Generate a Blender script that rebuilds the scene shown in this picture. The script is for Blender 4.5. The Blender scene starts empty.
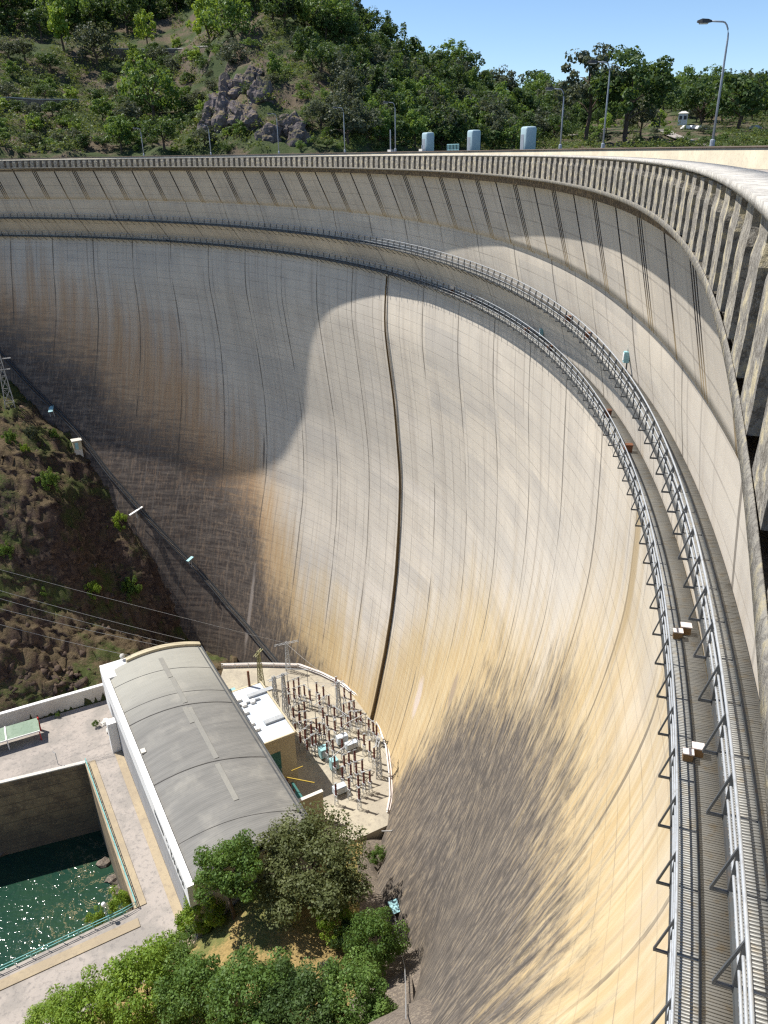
import bpy, bmesh, math, random
import numpy as np
from math import radians, sin, cos, tan, atan2, pi, sqrt, hypot, degrees
from mathutils import Vector, Matrix
random.seed(7); RNG = np.random.default_rng(7)
# ------------------------------------------------------------------ camera model and dam geometry
# The dam face was surveyed from the photograph: circles for each level, a radius profile for each joint.
# Drops are metres below the camera; the camera stands 94 m above datum.
CAMZ = 94.0
F=772.5;PITCH=25.0;ROLL=-0.99;O=(-117.0,55.5)
def rays(p):
    p=np.atleast_2d(np.array(p,float));u=(p[:,0]-384)/F;v=(512-p[:,1])/F
    r=radians(ROLL);u,v=u*cos(r)-v*sin(r),u*sin(r)+v*cos(r)
    P=radians(PITCH)
    return np.stack([u,cos(P)+sin(P)*v,-sin(P)+cos(P)*v],1)
def proj(Q):
    Q=np.atleast_2d(np.array(Q,float));p=radians(PITCH)
    x,y,z=Q.T;zc=y*cos(p)-z*sin(p);yc=y*sin(p)+z*cos(p)
    u=x/zc;v=yc/zc;r=radians(-ROLL)
    return np.c_[384+F*(u*cos(r)-v*sin(r)),512-F*(u*sin(r)+v*cos(r))]
LV={'par':(0.38,-119.39,51.64,130.44),'ledge':(1.82,-119.35,51.28,130.31),'C':(7.85,-118.52,50.89,132.12),'up':(11.82,-117.86,53.9,131.55),'lo':(15.79,-116.88,57.14,131.23)}
def lvr(k,az): # radius about O
    d,cx,cy,R=LV[k];return R+(cx-O[0])*np.cos(az)+(cy-O[1])*np.sin(az)
W=1.05
# base profile below the lower walkway (drop, r) about O and deviations towards the flanks
ST=[ # az deg, [(drop,r)...]
(-30,[(15.8,132.2),(18,132.3),(20,132.0),(23,130.8),(27,128.2),(31,125.2)]),
(-20,[(15.8,132.2),(20,132.7),(23,132.4),(27,131.2),(31,129.0),(35,126.0)]),
(-10.9,[(15.8,132.2),(20,132.8),(23.9,132.9),(27.5,132.4),(30.4,131.7),(34.3,130.6),(38,129.2)]),
(-6.1,[(15.8,132.2),(20.85,132.7),(25.8,132.9),(28.3,132.6),(32,132.0),(35,131.4),(40,129.9),(44.5,128.3)]),
(-1.3,[(15.8,132.2),(20.4,132.8),(25,133.1),(30,133.1),(34,132.6),(43,131.0),(46.8,129.95)]),
(3.5,[(15.8,132.2),(20.4,132.8),(24.3,133.15),(30.6,133.35),(35.8,133.3),(41.2,132.8),(46,131.9),(49,131.2)]),
(8.2,[(15.8,132.2),(22.5,133.0),(28.3,133.5),(33,133.8),(40,133.8),(45.8,133.5),(51.4,132.7),(55.2,131.9),(70,127.6),(85,120.5),(95,115)]),
(13.2,[(15.8,132.2),(23.4,133.0),(32.6,134.1),(37.5,134.4),(47.2,134.4),(51.8,134.1),(57,133.5),(62.7,132.3),(67.3,131.1),(80,127.2),(90,122.5),(100,117)]),
(18,[(15.8,132.2),(24.8,133.2),(36.6,134.4),(45.7,135.1),(55,135.0),(60.1,134.6),(65.6,133.8),(69.3,133.1),(80,130.3),(90,126.5),(100,121.5)]),
(22.8,[(15.8,132.2),(25.2,133.1),(37,134.7),(47.6,135.4),(58.9,135.2),(67.5,134.5),(77.2,133.0),(83.1,131.9),(92,129.6),(102,126)]),
(27.6,[(15.8,132.0),(27.3,133.1),(35.4,134.2),(49.3,135.2),(56.5,134.9),(66,134.2),(73.9,133.3),(82,131.9),(95.9,128.9)]),
(36.5,[(15.8,132.2),(27.3,133.3),(36,134.3),(46,135.6),(55,135.8),(65.8,135.0),(77,133.4),(88.5,131.4),(97,129.6)]),
(41.5,[(15.8,132.2),(27.3,133.4),(36,134.7),(46,135.9),(57.8,135.7),(65.2,135.0),(72.6,133.5),(80,131.9),(91.7,128.9)]),
(46.8,[(15.8,132.2),(22,132.9),(28.7,133.8),(36.5,134.9),(45.8,135.7),(55.8,135.5),(62.5,134.4),(71,131.6),(82.3,128.9),(90.6,126.9)]),
(52.2,[(15.8,132.2),(21.6,132.8),(29,133.7),(35.5,134.2),(41.5,134.0),(50.4,133.2),(64.9,130.7),(73.4,128.3)]),
(60,[(15.8,132.2),(21.6,132.8),(27,133.2),(33,133.1),(40,132.0),(50,129.3),(60,125.8),(70,121.5)]),
(72,[(15.8,132.2),(20,132.5),(25,132.2),(33,130.3),(42,126.2),(50,122.0),(60,116.5)]),
(85,[(15.8,132.2),(18,132.0),(25,130.6),(33,128.2),(42,125.5)])]
SA=np.array([s[0] for s in ST],float)
def tab(i,z):
    t=np.array(ST[i][1]);r=np.interp(z,t[:,0],t[:,1])
    s=(t[-1,1]-t[-2,1])/(t[-1,0]-t[-2,0])
    return np.where(z>t[-1,0],t[-1,1]+s*1.05*(z-t[-1,0]),r)
ZG=np.linspace(15.79,125,220)
T=np.array([tab(i,ZG) for i in range(len(ST))])
# smooth in z and az
for _ in range(6): T[:,1:-1]=(T[:,:-2]+2*T[:,1:-1]+T[:,2:])/4
AG=np.linspace(-30,85,231)
G=np.array([np.interp(AG,SA,T[:,j]) for j in range(len(ZG))]).T
for _ in range(40): G[1:-1]=(G[:-2]+2*G[1:-1]+G[2:])/4
for _ in range(6): G[:,1:-1]=(G[:,:-2]+2*G[:,1:-1]+G[:,2:])/4
def wall_r(az,z):
    az=np.asarray(az,float);z=np.asarray(z,float);az,z=np.broadcast_arrays(az,z)
    wl=lvr('lo',az)+W+.27;wu=lvr('up',az)+W;wc=lvr('C',az);co=np.clip((np.degrees(az)+6)*.05,0,1.9)
    wt=wc-1.4+.2*co;wc=wc+co
    up=np.where(z<7.85,wc+(wt-wc)*np.clip((7.85-z)/6,0,1.3),np.where(z<11.82,wc+(wu-wc)*(np.clip(z-7.85,0,9)/3.97)**1.25,wu+(wl-wu)*(z-11.82)/3.97))
    a=np.clip((np.degrees(az)+30)/0.5,0,229.999);b=np.clip((z-ZG[0])/(ZG[1]-ZG[0]),0,218.999)
    i=a.astype(int);j=b.astype(int);fa=a-i;fb=b-j
    lo=G[i,j]*(1-fa)*(1-fb)+G[i+1,j]*fa*(1-fb)+G[i,j+1]*(1-fa)*fb+G[i+1,j+1]*fa*fb
    lo=lo+(wl-G[i,0])*np.clip(1-(z-15.79)/9,0,1)**1.5
    return np.where(z<15.79,up,lo)

def at(px, py, z):
    """point on the horizontal plane z seen at photo position (px, py)"""
    d = rays([(px, py)])[0]; t = (z - CAMZ) / d[2]
    return Vector((d[0]*t, d[1]*t, z))
def far(px, py, dist):
    """point at a horizontal distance"""
    d = rays([(px, py)])[0]; t = dist / hypot(d[0], d[1])
    return Vector((d[0]*t, d[1]*t, CAMZ + d[2]*t))
def face_hit(px, py):
    """where the sight line of photo position (px, py) meets the downstream face: azimuth (deg), drop"""
    d = rays([(px, py)])[0]; t = np.linspace(3, 330, 9000); X, Y, Z = d[0]*t, d[1]*t, -d[2]*t
    az = np.arctan2(Y-O[1], X-O[0]); g = np.hypot(X-O[0], Y-O[1])-wall_r(az, np.maximum(Z, 2)); g[Z < 2] = -1
    i = np.where((g[:-1] < 0) & (g[1:] >= 0))[0][0]; return degrees(az[i]), float(Z[i])
def dam_pt(azd, drop, off=0.0):
    """point on the downstream face, off metres out from it towards the valley"""
    a = radians(azd); r = float(wall_r(a, drop)) - off
    return Vector((O[0]+r*cos(a), O[1]+r*sin(a), CAMZ-drop))
def lev_pt(k, azd, off=0.0, dz=0.0, own=True):
    d, cx, cy, R = LV[k]; a = radians(azd); r = R - off
    return Vector((cx+r*cos(a), cy+r*sin(a), CAMZ-d+dz))

# ------------------------------------------------------------------ scene helpers
S = bpy.context.scene
C = S.collection
def tag(o, label=None, cat=None, group=None, kind=None):
    if label: o['label'] = label
    if cat: o['category'] = cat
    if group: o['group'] = group
    if kind: o['kind'] = kind
    return o
def empty(name, loc, rz=0.0):
    o = bpy.data.objects.new(name, None); C.objects.link(o); o.location = loc; o.rotation_euler = (0, 0, rz); o.empty_display_size = 0.3
    return o
def thing(name, label, cat, loc=(0, 0, 0), rz=0.0, group=None):
    return tag(empty(name, loc, rz), label, cat, group)
def link(name, mesh, mat, parent=None, loc=(0, 0, 0)):
    o = bpy.data.objects.new(name, mesh); C.objects.link(o)
    if mat is not None and len(mesh.materials) == 0: mesh.materials.append(mat)
    if parent: o.parent = parent
    o.location = loc
    return o
def copy_tree(o, parent=None):
    c = o.copy(); C.objects.link(c)
    if parent: c.parent = parent
    for ch in o.children: copy_tree(ch, c)
    return c
class MB:
    def __init__(s): s.v = []; s.f = []
    def add(s, vs, fs):
        b = len(s.v); s.v += [tuple(v) for v in vs]; s.f += [tuple(b+i for i in f) for f in fs]; return s
    def box(s, c, sz, ax=None):
        """c centre, sz full sizes, ax = (x axis, y axis, z axis)"""
        c = Vector(c)
        X, Y, Z = ax if ax else (Vector((1, 0, 0)), Vector((0, 1, 0)), Vector((0, 0, 1)))
        h = [sz[0]/2, sz[1]/2, sz[2]/2]
        vs = [c + X*(i*h[0]) + Y*(j*h[1]) + Z*(k*h[2]) for i in (-1, 1) for j in (-1, 1) for k in (-1, 1)]
        return s.add(vs, [(0, 1, 3, 2), (4, 6, 7, 5), (0, 4, 5, 1), (2, 3, 7, 6), (0, 2, 6, 4), (1, 5, 7, 3)])
    def bar(s, a, b, w, h=None, up=(0, 0, 1)):
        a = Vector(a); b = Vector(b); d = b-a; L = d.length
        if L < 1e-6: return s
        X = d/L; U = Vector(up)
        if abs(X.dot(U)) > 0.98: U = Vector((1, 0, 0))
        Y = U.cross(X).normalized(); Z = X.cross(Y)
        return s.box((a+b)/2, (L, w, h or w), (X, Y, Z))
    def tube(s, pts, r, n=6, cap=True):
        pts = [Vector(p) for p in pts]; N = len(pts)
        rs = r if isinstance(r, (list, tuple)) else [r]*N
        vs = []
        for i, p in enumerate(pts):
            t = (pts[min(i+1, N-1)] - pts[max(i-1, 0)]).normalized()
            U = Vector((0, 0, 1)) if abs(t.z) < 0.95 else Vector((1, 0, 0))
            a = t.cross(U).normalized(); b = t.cross(a)
            vs += [p + (a*cos(2*pi*k/n) + b*sin(2*pi*k/n))*rs[i] for k in range(n)]
        fs = [(i*n+k, i*n+(k+1) % n, (i+1)*n+(k+1) % n, (i+1)*n+k) for i in range(N-1) for k in range(n)]
        if cap: fs += [tuple(range(n)), tuple((N-1)*n+k for k in reversed(range(n)))]
        return s.add(vs, fs)
    def lathe(s, c, prof, n=10):
        c = Vector(c); vs = [c+Vector((r*cos(2*pi*k/n), r*sin(2*pi*k/n), z)) for r, z in prof for k in range(n)]
        N = len(prof)
        fs = [(i*n+k, i*n+(k+1) % n, (i+1)*n+(k+1) % n, (i+1)*n+k) for i in range(N-1) for k in range(n)]
        fs += [tuple(reversed(range(n))), tuple((N-1)*n+k for k in range(n))]
        return s.add(vs, fs)
    def poly(s, vs): return s.add(vs, [tuple(range(len(vs)))])
    def prism(s, base, z0, z1):
        n = len(base); vs = [(p[0], p[1], z0) for p in base]+[(p[0], p[1], z1) for p in base]
        return s.add(vs, [tuple(reversed(range(n))), tuple(range(n, 2*n))]+[(i, (i+1) % n, n+(i+1) % n, n+i) for i in range(n)])
    def mesh(s, name, smooth=False):
        m = bpy.data.meshes.new(name); m.from_pydata(s.v, [], s.f)
        bm = bmesh.new(); bm.from_mesh(m); bmesh.ops.recalc_face_normals(bm, faces=bm.faces); bm.to_mesh(m); bm.free()
        if smooth: m.polygons.foreach_set('use_smooth', [True]*len(m.polygons))
        m.update(); return m
    def build(s, name, mat, parent=None, loc=(0, 0, 0), smooth=False):
        return link(name, s.mesh(name, smooth), mat, parent, loc)
def mesh_np(name, V, Q, smooth=False, attrs=None):
    """vertices (N,3), faces (M,k) as arrays; attrs {name: (domain, array)}"""
    m = bpy.data.meshes.new(name); V = np.asarray(V, np.float32); Q = np.asarray(Q, np.int32); k = Q.shape[1]
    m.vertices.add(len(V)); m.vertices.foreach_set('co', V.ravel())
    m.loops.add(Q.size); m.loops.foreach_set('vertex_index', Q.ravel())
    m.polygons.add(len(Q)); m.polygons.foreach_set('loop_start', np.arange(0, Q.size, k, dtype=np.int32))
    if smooth: m.polygons.foreach_set('use_smooth', np.ones(len(Q), bool))
    m.update(calc_edges=True)
    for n, (dom, a) in (attrs or {}).items():
        at_ = m.attributes.new(n, 'FLOAT', dom); at_.data.foreach_set('value', np.asarray(a, np.float32).ravel())
    m.validate(); return m
def grid_faces(nu, nv, flip=False):
    i, j = np.meshgrid(np.arange(nu-1), np.arange(nv-1), indexing='ij'); a = (i*nv+j).ravel()
    q = np.c_[a, a+nv, a+nv+1, a+1]
    return q[:, ::-1] if flip else q
from mathutils import noise as mnoise
def fbm(P, sc, oct=5, ridge=False):
    out = np.zeros(len(P))
    for i, p in enumerate(P):
        q = Vector((p[0]*sc, p[1]*sc, p[2]*sc)); a = 1.0; t = 0.0
        for _ in range(oct):
            n = mnoise.noise(q); t += a*((1-abs(n)*2) if ridge else n); a *= 0.5; q = q*2.03
        out[i] = t
    return out

# ------------------------------------------------------------------ materials
class NT:
    def __init__(s, name):
        s.m = bpy.data.materials.new(name); s.m.use_nodes = True; s.t = s.m.node_tree; s.t.nodes.clear()
        s.out = s.n('ShaderNodeOutputMaterial')
    def n(s, typ, **kw):
        x = s.t.nodes.new(typ)
        for k, v in kw.items(): setattr(x, k, v)
        return x
    def put(s, sock, v):
        if v is None: return
        if hasattr(v, 'is_output') or isinstance(v, bpy.types.NodeSocket): s.t.links.new(v, sock)
        else:
            if sock.type == 'RGBA' and not isinstance(v, (int, float)) and len(v) == 3: v = (*v, 1)
            sock.default_value = v
    def math(s, op, a, b=None, c=None, clamp=False):
        x = s.n('ShaderNodeMath', operation=op, use_clamp=clamp)
        s.put(x.inputs[0], a); s.put(x.inputs[1], b); s.put(x.inputs[2], c); return x.outputs[0]
    def mul(s, a, b): return s.math('MULTIPLY', a, b)
    def add(s, a, b): return s.math('ADD', a, b)
    def sub(s, a, b): return s.math('SUBTRACT', a, b)
    def step(s, x, lo, hi):
        r = s.n('ShaderNodeMapRange', interpolation_type='SMOOTHSTEP'); s.put(r.inputs['Value'], x)
        s.put(r.inputs['From Min'], lo); s.put(r.inputs['From Max'], hi); return r.outputs[0]
    def remap(s, x, a, b, c, d):
        r = s.n('ShaderNodeMapRange'); s.put(r.inputs['Value'], x)
        for k, v in zip(('From Min', 'From Max', 'To Min', 'To Max'), (a, b, c, d)): s.put(r.inputs[k], v)
        return r.outputs[0]
    def mix(s, f, a, b, mode='MIX'):
        x = s.n('ShaderNodeMix', data_type='RGBA', blend_type=mode); x.clamp_factor = True
        s.put(x.inputs[0], f); s.put(x.inputs[6], a); s.put(x.inputs[7], b); return x.outputs[2]
    def attr(s, name): return s.n('ShaderNodeAttribute', attribute_name=name).outputs['Fac']
    def xyz(s, x=0.0, y=0.0, z=0.0):
        c = s.n('ShaderNodeCombineXYZ'); s.put(c.inputs[0], x); s.put(c.inputs[1], y); s.put(c.inputs[2], z); return c.outputs[0]
    def sep(s, v): 
        x = s.n('ShaderNodeSeparateXYZ'); s.put(x.inputs[0], v); return x.outputs
    def pos(s): return s.n('ShaderNodeNewGeometry').outputs['Position']
    def obj(s): return s.n('ShaderNodeTexCoord').outputs['Object']
    def noise(s, vec, scale, detail=4, rough=0.55, dist=0.0):
        x = s.n('ShaderNodeTexNoise'); s.put(x.inputs['Vector'], vec); s.put(x.inputs['Scale'], scale); s.put(x.inputs['Detail'], detail)
        s.put(x.inputs['Roughness'], rough); s.put(x.inputs['Distortion'], dist); return x.outputs[0]
    def voro(s, vec, scale, feature='F1'):
        x = s.n('ShaderNodeTexVoronoi', feature=feature); s.put(x.inputs['Vector'], vec); s.put(x.inputs['Scale'], scale); return x.outputs[0]
    def bump(s, h, strength=0.3, dist=0.1):
        b = s.n('ShaderNodeBump'); s.put(b.inputs['Height'], h); b.inputs['Strength'].default_value = strength; b.inputs['Distance'].default_value = dist
        return b.outputs[0]
    def principled(s, col, rough=0.8, metal=0.0, normal=None, spec=0.3, **kw):
        p = s.n('ShaderNodeBsdfPrincipled'); s.put(p.inputs['Base Color'], col); s.put(p.inputs['Roughness'], rough); s.put(p.inputs['Metallic'], metal)
        s.put(p.inputs['Specular IOR Level'], spec); s.put(p.inputs['Normal'], normal)
        for k, v in kw.items(): s.put(p.inputs[k], v)
        s.t.links.new(p.outputs[0], s.out.inputs[0]); return p
def weathered(name, c1, c2, c3=None, sc=1.0, rough=0.85, bump=0.25, metal=0.0, spec=0.25):
    """plain painted / mineral surface with two scales of tonal variation and some dirt"""
    t = NT(name); p = t.pos()
    a = t.noise(p, 0.35*sc, 5, 0.6); b = t.noise(p, 4.0*sc, 4, 0.6)
    col = t.mix(t.step(a, 0.35, 0.65), c1, c2)
    col = t.mix(t.mul(t.step(b, 0.48, 0.75), 0.6), col, c3 or tuple(x*0.6 for x in c1))
    t.principled(col, rough, metal, t.bump(b, bump, 0.05), spec); return t.m
M = {}
M['steel'] = weathered('galvanised_steel', (.46, .48, .50), (.38, .40, .42), (.26, .25, .24), 1.5, .5, .1, .3)
M['dark_steel'] = weathered('dark_steel', (.10, .11, .115), (.07, .075, .08), (.13, .09, .06), 1.5, .55, .1, .4)
M['rust'] = weathered('rusty_brown_paint', (.17, .075, .04), (.11, .05, .03), (.06, .035, .025), 3, .8)
M['lamp'] = weathered('lamp_grey', (.33, .36, .40), (.26, .29, .33), None, 2, .5, .05, .3)
M['lamp_dark'] = weathered('lamp_head_dark', (.06, .06, .06), (.09, .09, .09), None, 2, .5)
M['lamp_glass'] = weathered('lamp_lens', (.55, .55, .5), (.5, .5, .45), None, 2, .3)
M['white'] = weathered('white_paint', (.80, .80, .79), (.76, .75, .73), (.55, .52, .48), .8, .6, .1)
M['offwhite'] = weathered('offwhite_concrete', (.62, .60, .55), (.54, .51, .46), (.36, .33, .29), .8, .8)
M['cream'] = weathered('cream_render', (.50, .44, .31), (.45, .39, .27), (.36, .31, .22), .8, .85, .1)
M['teal'] = weathered('teal_paint', (.05, .17, .16), (.04, .13, .12), None, 1, .6)
M['cyan'] = weathered('pale_cyan_paint', (.30, .52, .55), (.25, .45, .48), (.35, .42, .42), 2, .5)
M['rail_cyan'] = weathered('turquoise_railing_paint', (.16, .42, .42), (.20, .48, .46), (.25, .3, .28), 2, .5)
M['yellow'] = weathered('yellow_paint', (.45, .33, .06), (.4, .28, .05), None, 2, .6)
M['porcelain'] = weathered('dark_red_porcelain', (.13, .035, .03), (.09, .025, .022), (.06, .02, .02), 4, .3, .05, 0, .5)
M['membrane'] = weathered('pale_blue_membrane', (.58, .64, .70), (.48, .54, .62), (.30, .32, .35), .9, .7)
M['tank_blue'] = weathered('blue_grey_steel_housing', (.36, .47, .50), (.31, .42, .46), (.26, .33, .36), 1.5, .5, .05)
M['wire'] = weathered('wire_grey', (.42, .42, .42), (.36, .36, .36), None, 1, .5, 0, .3)
M['red'] = weathered('red_paint', (.45, .04, .04), (.36, .03, .03), None, 2, .6)
M['bark'] = weathered('bark', (.11, .08, .06), (.08, .06, .045), (.045, .035, .03), 4, .95, .6)
M['letters'] = weathered('charcoal_letters', (.05, .055, .06), (.07, .075, .08), None, 2, .6)

def mat_leaf(name, c1, c2, c3):
    t = NT(name); tone = t.attr('tone'); r = t.n('ShaderNodeObjectInfo').outputs['Random']
    k = t.add(t.mul(tone, 0.8), t.mul(r, 0.2))
    col = t.mix(t.step(k, 0.0, 0.55), c1, c2); col = t.mix(t.step(k, 0.5, 1.0), col, c3)
    d = t.n('ShaderNodeBsdfPrincipled'); t.put(d.inputs['Base Color'], col); d.inputs['Roughness'].default_value = .55; d.inputs['Specular IOR Level'].default_value = .25
    tr = t.n('ShaderNodeBsdfTranslucent'); t.put(tr.inputs['Color'], t.mix(.5, col, (c3[0]*1.3, c3[1]*1.2, c3[2]*.5)))
    mx = t.n('ShaderNodeMixShader'); mx.inputs[0].default_value = .35
    t.t.links.new(d.outputs[0], mx.inputs[1]); t.t.links.new(tr.outputs[0], mx.inputs[2]); t.t.links.new(mx.outputs[0], t.out.inputs[0])
    return t.m
M['scrub'] = mat_leaf('scrub_leaves', (.035, .06, .02), (.10, .145, .038), (.21, .25, .075))
M['leaf_olive'] = mat_leaf('olive_oak_leaves', (.04, .055, .02), (.10, .12, .045), (.20, .22, .095))
M['leaf_mid'] = mat_leaf('mid_green_leaves', (.03, .065, .018), (.10, .175, .038), (.22, .32, .075))
M['leaf_dark'] = mat_leaf('dark_green_leaves', (.02, .042, .015), (.055, .10, .028), (.12, .18, .05))
M['leaf_light'] = mat_leaf('light_green_leaves', (.08, .15, .02), (.19, .29, .04), (.34, .44, .075))
M['leaf_lime'] = mat_leaf('lime_green_leaves', (.10, .17, .02), (.18, .28, .03), (.28, .38, .05))
M['leaf_grey'] = mat_leaf('grey_green_leaves', (.045, .06, .04), (.085, .105, .065), (.13, .15, .10))

# --- the dam concrete: attributes azd (deg), arc (m), drop (m), stain (m past the black lichen line), warm (m past the ochre line)
def mat_dam():
    t = NT('dam_concrete'); azd = t.attr('azd'); arc = t.attr('arc'); drop = t.attr('drop'); st = t.attr('stain'); wm = t.attr('warm')
    uv = t.xyz(arc, drop, 0.0)
    fine = t.noise(t.xyz(t.mul(arc, 1.0), t.mul(drop, 1.0)), 1.7, 6, .65)
    streak = t.noise(t.xyz(t.mul(arc, 1.0), t.mul(drop, .028)), .55, 5, .62)
    streak2 = t.noise(t.xyz(t.mul(arc, 1.0), t.mul(drop, .05), 7.3), 2.3, 4, .6)
    broad = t.noise(t.xyz(t.mul(arc, .06), t.mul(drop, .08), 3.1), 1.0, 4, .55)
    lift = t.noise(t.xyz(t.mul(arc, .05), t.math('FLOOR', t.mul(drop, .667)), 1.7), 3.0, 2, .5)      # each 1.5 m pour has its own tone
    panel = t.noise(t.xyz(t.mul(t.math('FLOOR', t.mul(t.add(azd, 1.7), 1/4.8)), 3.7), t.math('FLOOR', t.mul(drop, .333)), 9.1), 1.0, 1, .5)
    pale = t.mix(t.step(broad, .35, .65), (.52, .47, .40), (.60, .535, .445))
    pale = t.mix(t.mul(t.step(streak, .45, .70), .42), pale, (.36, .315, .265))
    pale = t.mix(t.mul(t.step(streak2, .52, .72), .35), pale, (.62, .57, .50))
    pale = t.mix(t.mul(t.step(lift, .45, .72), .38), pale, (.40, .36, .315))
    pale = t.mix(t.mul(t.step(panel, .48, .66), .45), pale, (.395, .37, .34)); pale = t.mix(t.mul(t.sub(1.0, t.step(panel, .30, .46)), .35), pale, (.62, .56, .49))
    # ochre tint growing towards the foot and the flank
    w = t.add(wm, t.mul(t.sub(streak, .5), 26.0)); w = t.add(w, t.mul(t.sub(broad, .5), 16.0))
    och = t.mix(t.step(streak2, .35, .68), (.44, .315, .15), (.51, .405, .235))
    och = t.mix(t.mul(t.step(fine, .5, .75), .3), och, (.38, .27, .14))
    wf = t.step(w, -4.0, 17.0)
    lf = t.step(azd, 36.0, 52.0)
    och = t.mix(lf, och, t.mix(t.step(streak2, .35, .68), (.42, .25, .13), (.50, .34, .20)))
    col = t.mix(t.mul(wf, .88), pale, och)
    # black lichen with a ragged, run-down edge
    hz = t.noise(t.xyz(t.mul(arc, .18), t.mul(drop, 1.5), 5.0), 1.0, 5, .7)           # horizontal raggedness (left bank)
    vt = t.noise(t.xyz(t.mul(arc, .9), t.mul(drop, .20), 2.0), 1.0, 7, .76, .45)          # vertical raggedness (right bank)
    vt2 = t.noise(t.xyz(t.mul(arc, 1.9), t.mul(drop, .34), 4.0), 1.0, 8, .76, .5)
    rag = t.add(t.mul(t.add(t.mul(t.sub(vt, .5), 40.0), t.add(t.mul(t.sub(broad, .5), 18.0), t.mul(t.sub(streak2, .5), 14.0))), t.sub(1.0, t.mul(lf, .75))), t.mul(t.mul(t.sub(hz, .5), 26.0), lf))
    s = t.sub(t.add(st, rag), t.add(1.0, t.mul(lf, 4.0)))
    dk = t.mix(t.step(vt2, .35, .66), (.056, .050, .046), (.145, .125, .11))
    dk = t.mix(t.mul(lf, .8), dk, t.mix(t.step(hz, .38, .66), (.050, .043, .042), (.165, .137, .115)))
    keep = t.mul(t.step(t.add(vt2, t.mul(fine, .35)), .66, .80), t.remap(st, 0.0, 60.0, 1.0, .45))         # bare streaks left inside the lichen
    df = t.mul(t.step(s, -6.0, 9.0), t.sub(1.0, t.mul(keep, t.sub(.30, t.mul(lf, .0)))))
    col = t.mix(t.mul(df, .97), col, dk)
    # horizontal pour lines and vertical block joints
    fr = t.math('FRACT', t.mul(drop, .667)); ln = t.math('LESS_THAN', t.math('ABSOLUTE', t.sub(fr, .5)), .032)
    lnz = t.step(t.noise(t.xyz(t.mul(arc, .08), t.math('FLOOR', t.add(t.mul(drop, .667), .0)), 4.4), 2.0, 2, .5), .45, .68)
    col = t.mix(t.mul(ln, t.add(.17, t.mul(lnz, .22))), col, (.12, .105, .095))
    vf = t.math('ABSOLUTE', t.sub(t.math('FRACT', t.mul(azd, 1/1.2)), .5)); vn = t.step(t.noise(t.xyz(t.math('FLOOR', t.mul(azd, 1/1.2)), t.mul(drop, .035), 3.3), 1.7, 3, .6), .42, .62)
    col = t.mix(t.mul(t.mul(t.math('LESS_THAN', vf, .05), vn), .38), col, (.20, .175, .15))
    jf = t.math('FRACT', t.mul(t.sub(azd, 1.1), 1/4.8)); jd = t.math('ABSOLUTE', t.sub(jf, .5))                # joints at 3.5 + 4.8 k
    jw = t.noise(t.xyz(t.mul(azd, 1.3), t.mul(drop, .12), 8.0), 1.0, 4, .6)
    jm = t.mul(t.math('LESS_THAN', jd, t.mul(jw, .026)), t.step(jw, .3, .55))
    col = t.mix(t.mul(jm, .7), col, (.10, .085, .07))
    # damp runs below the crest drains: one at each joint, three between joints
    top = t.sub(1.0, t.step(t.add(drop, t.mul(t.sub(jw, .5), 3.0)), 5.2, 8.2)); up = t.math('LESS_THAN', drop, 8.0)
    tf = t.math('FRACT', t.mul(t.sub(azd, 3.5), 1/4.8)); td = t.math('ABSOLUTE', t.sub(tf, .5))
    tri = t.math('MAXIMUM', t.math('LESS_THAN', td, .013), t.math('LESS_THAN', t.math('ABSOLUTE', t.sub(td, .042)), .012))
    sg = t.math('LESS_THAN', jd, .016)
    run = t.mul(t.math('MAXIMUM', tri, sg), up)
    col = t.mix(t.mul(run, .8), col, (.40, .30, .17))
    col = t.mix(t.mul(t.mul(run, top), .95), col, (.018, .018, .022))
    # drips under the walkways
    dr = t.mul(t.step(t.noise(t.xyz(t.mul(arc, .9), t.mul(drop, .02), 6.1), 1.0, 4, .7), .60, .72), t.step(drop, 15.8, 16.5))
    col = t.mix(t.mul(dr, t.sub(.42, t.mul(t.step(drop, 17.0, 32.0), .42))), col, (.14, .11, .09))
    col = t.mix(t.mul(t.step(fine, .62, .8), .35), col, t.mix(.5, col, (.10, .09, .08)))
    for (px, py, ra, rd, c_) in ((418, 697, 1.3, 4.6, (.55, .47, .42)), (453, 690, 1.2, 3.2, (.27, .21, .16)), (250, 610, .55, 12.0, (.36, .31, .27)), (264, 452, .28, 4.5, (.10, .08, .07)), (634, 565, 1.0, 9, (.36, .27, .15))):
        a_, d_ = face_hit(px, py); q = t.math('SQRT', t.add(t.math('POWER', t.mul(t.sub(arc, radians(a_)*131), 1/ra), 2.0), t.math('POWER', t.mul(t.sub(drop, d_), 1/rd), 2.0)))
        q = t.add(q, t.mul(t.sub(vt, .5), 1.3)); col = t.mix(t.mul(t.sub(1.0, t.step(q, .45, 1.1)), .75), col, c_)
    t.principled(col, .9, 0, t.bump(t.add(t.mul(fine, .6), t.mul(ln, -.5)), .35, .05), .15)
    return t.m
M['dam'] = mat_dam()
def mat_old_concrete(name, a, b, c, moss=(.06, .055, .05), k=1.0):
    t = NT(name); p = t.n('ShaderNodeVectorMath', operation='SCALE'); p.inputs['Scale'].default_value = k; t.put(p.inputs[0], t.pos()); p = p.outputs[0]; n1 = t.noise(p, .7, 5, .65); n2 = t.noise(p, 3.2, 6, .7); n3 = t.noise(p, 14, 5, .7)
    col = t.mix(t.step(n1, .4, .62), a, b); col = t.mix(t.step(n2, .52, .62), col, c)
    col = t.mix(t.mul(t.step(n2, .40, .47), t.sub(1.0, t.step(n2, .47, .5))), col, moss)
    col = t.mix(t.mul(t.step(n3, .55, .7), .55), col, moss)
    t.principled(col, .95, 0, t.bump(t.add(n2, t.mul(n3, .7)), .7, .04), .1); return t.m
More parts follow.
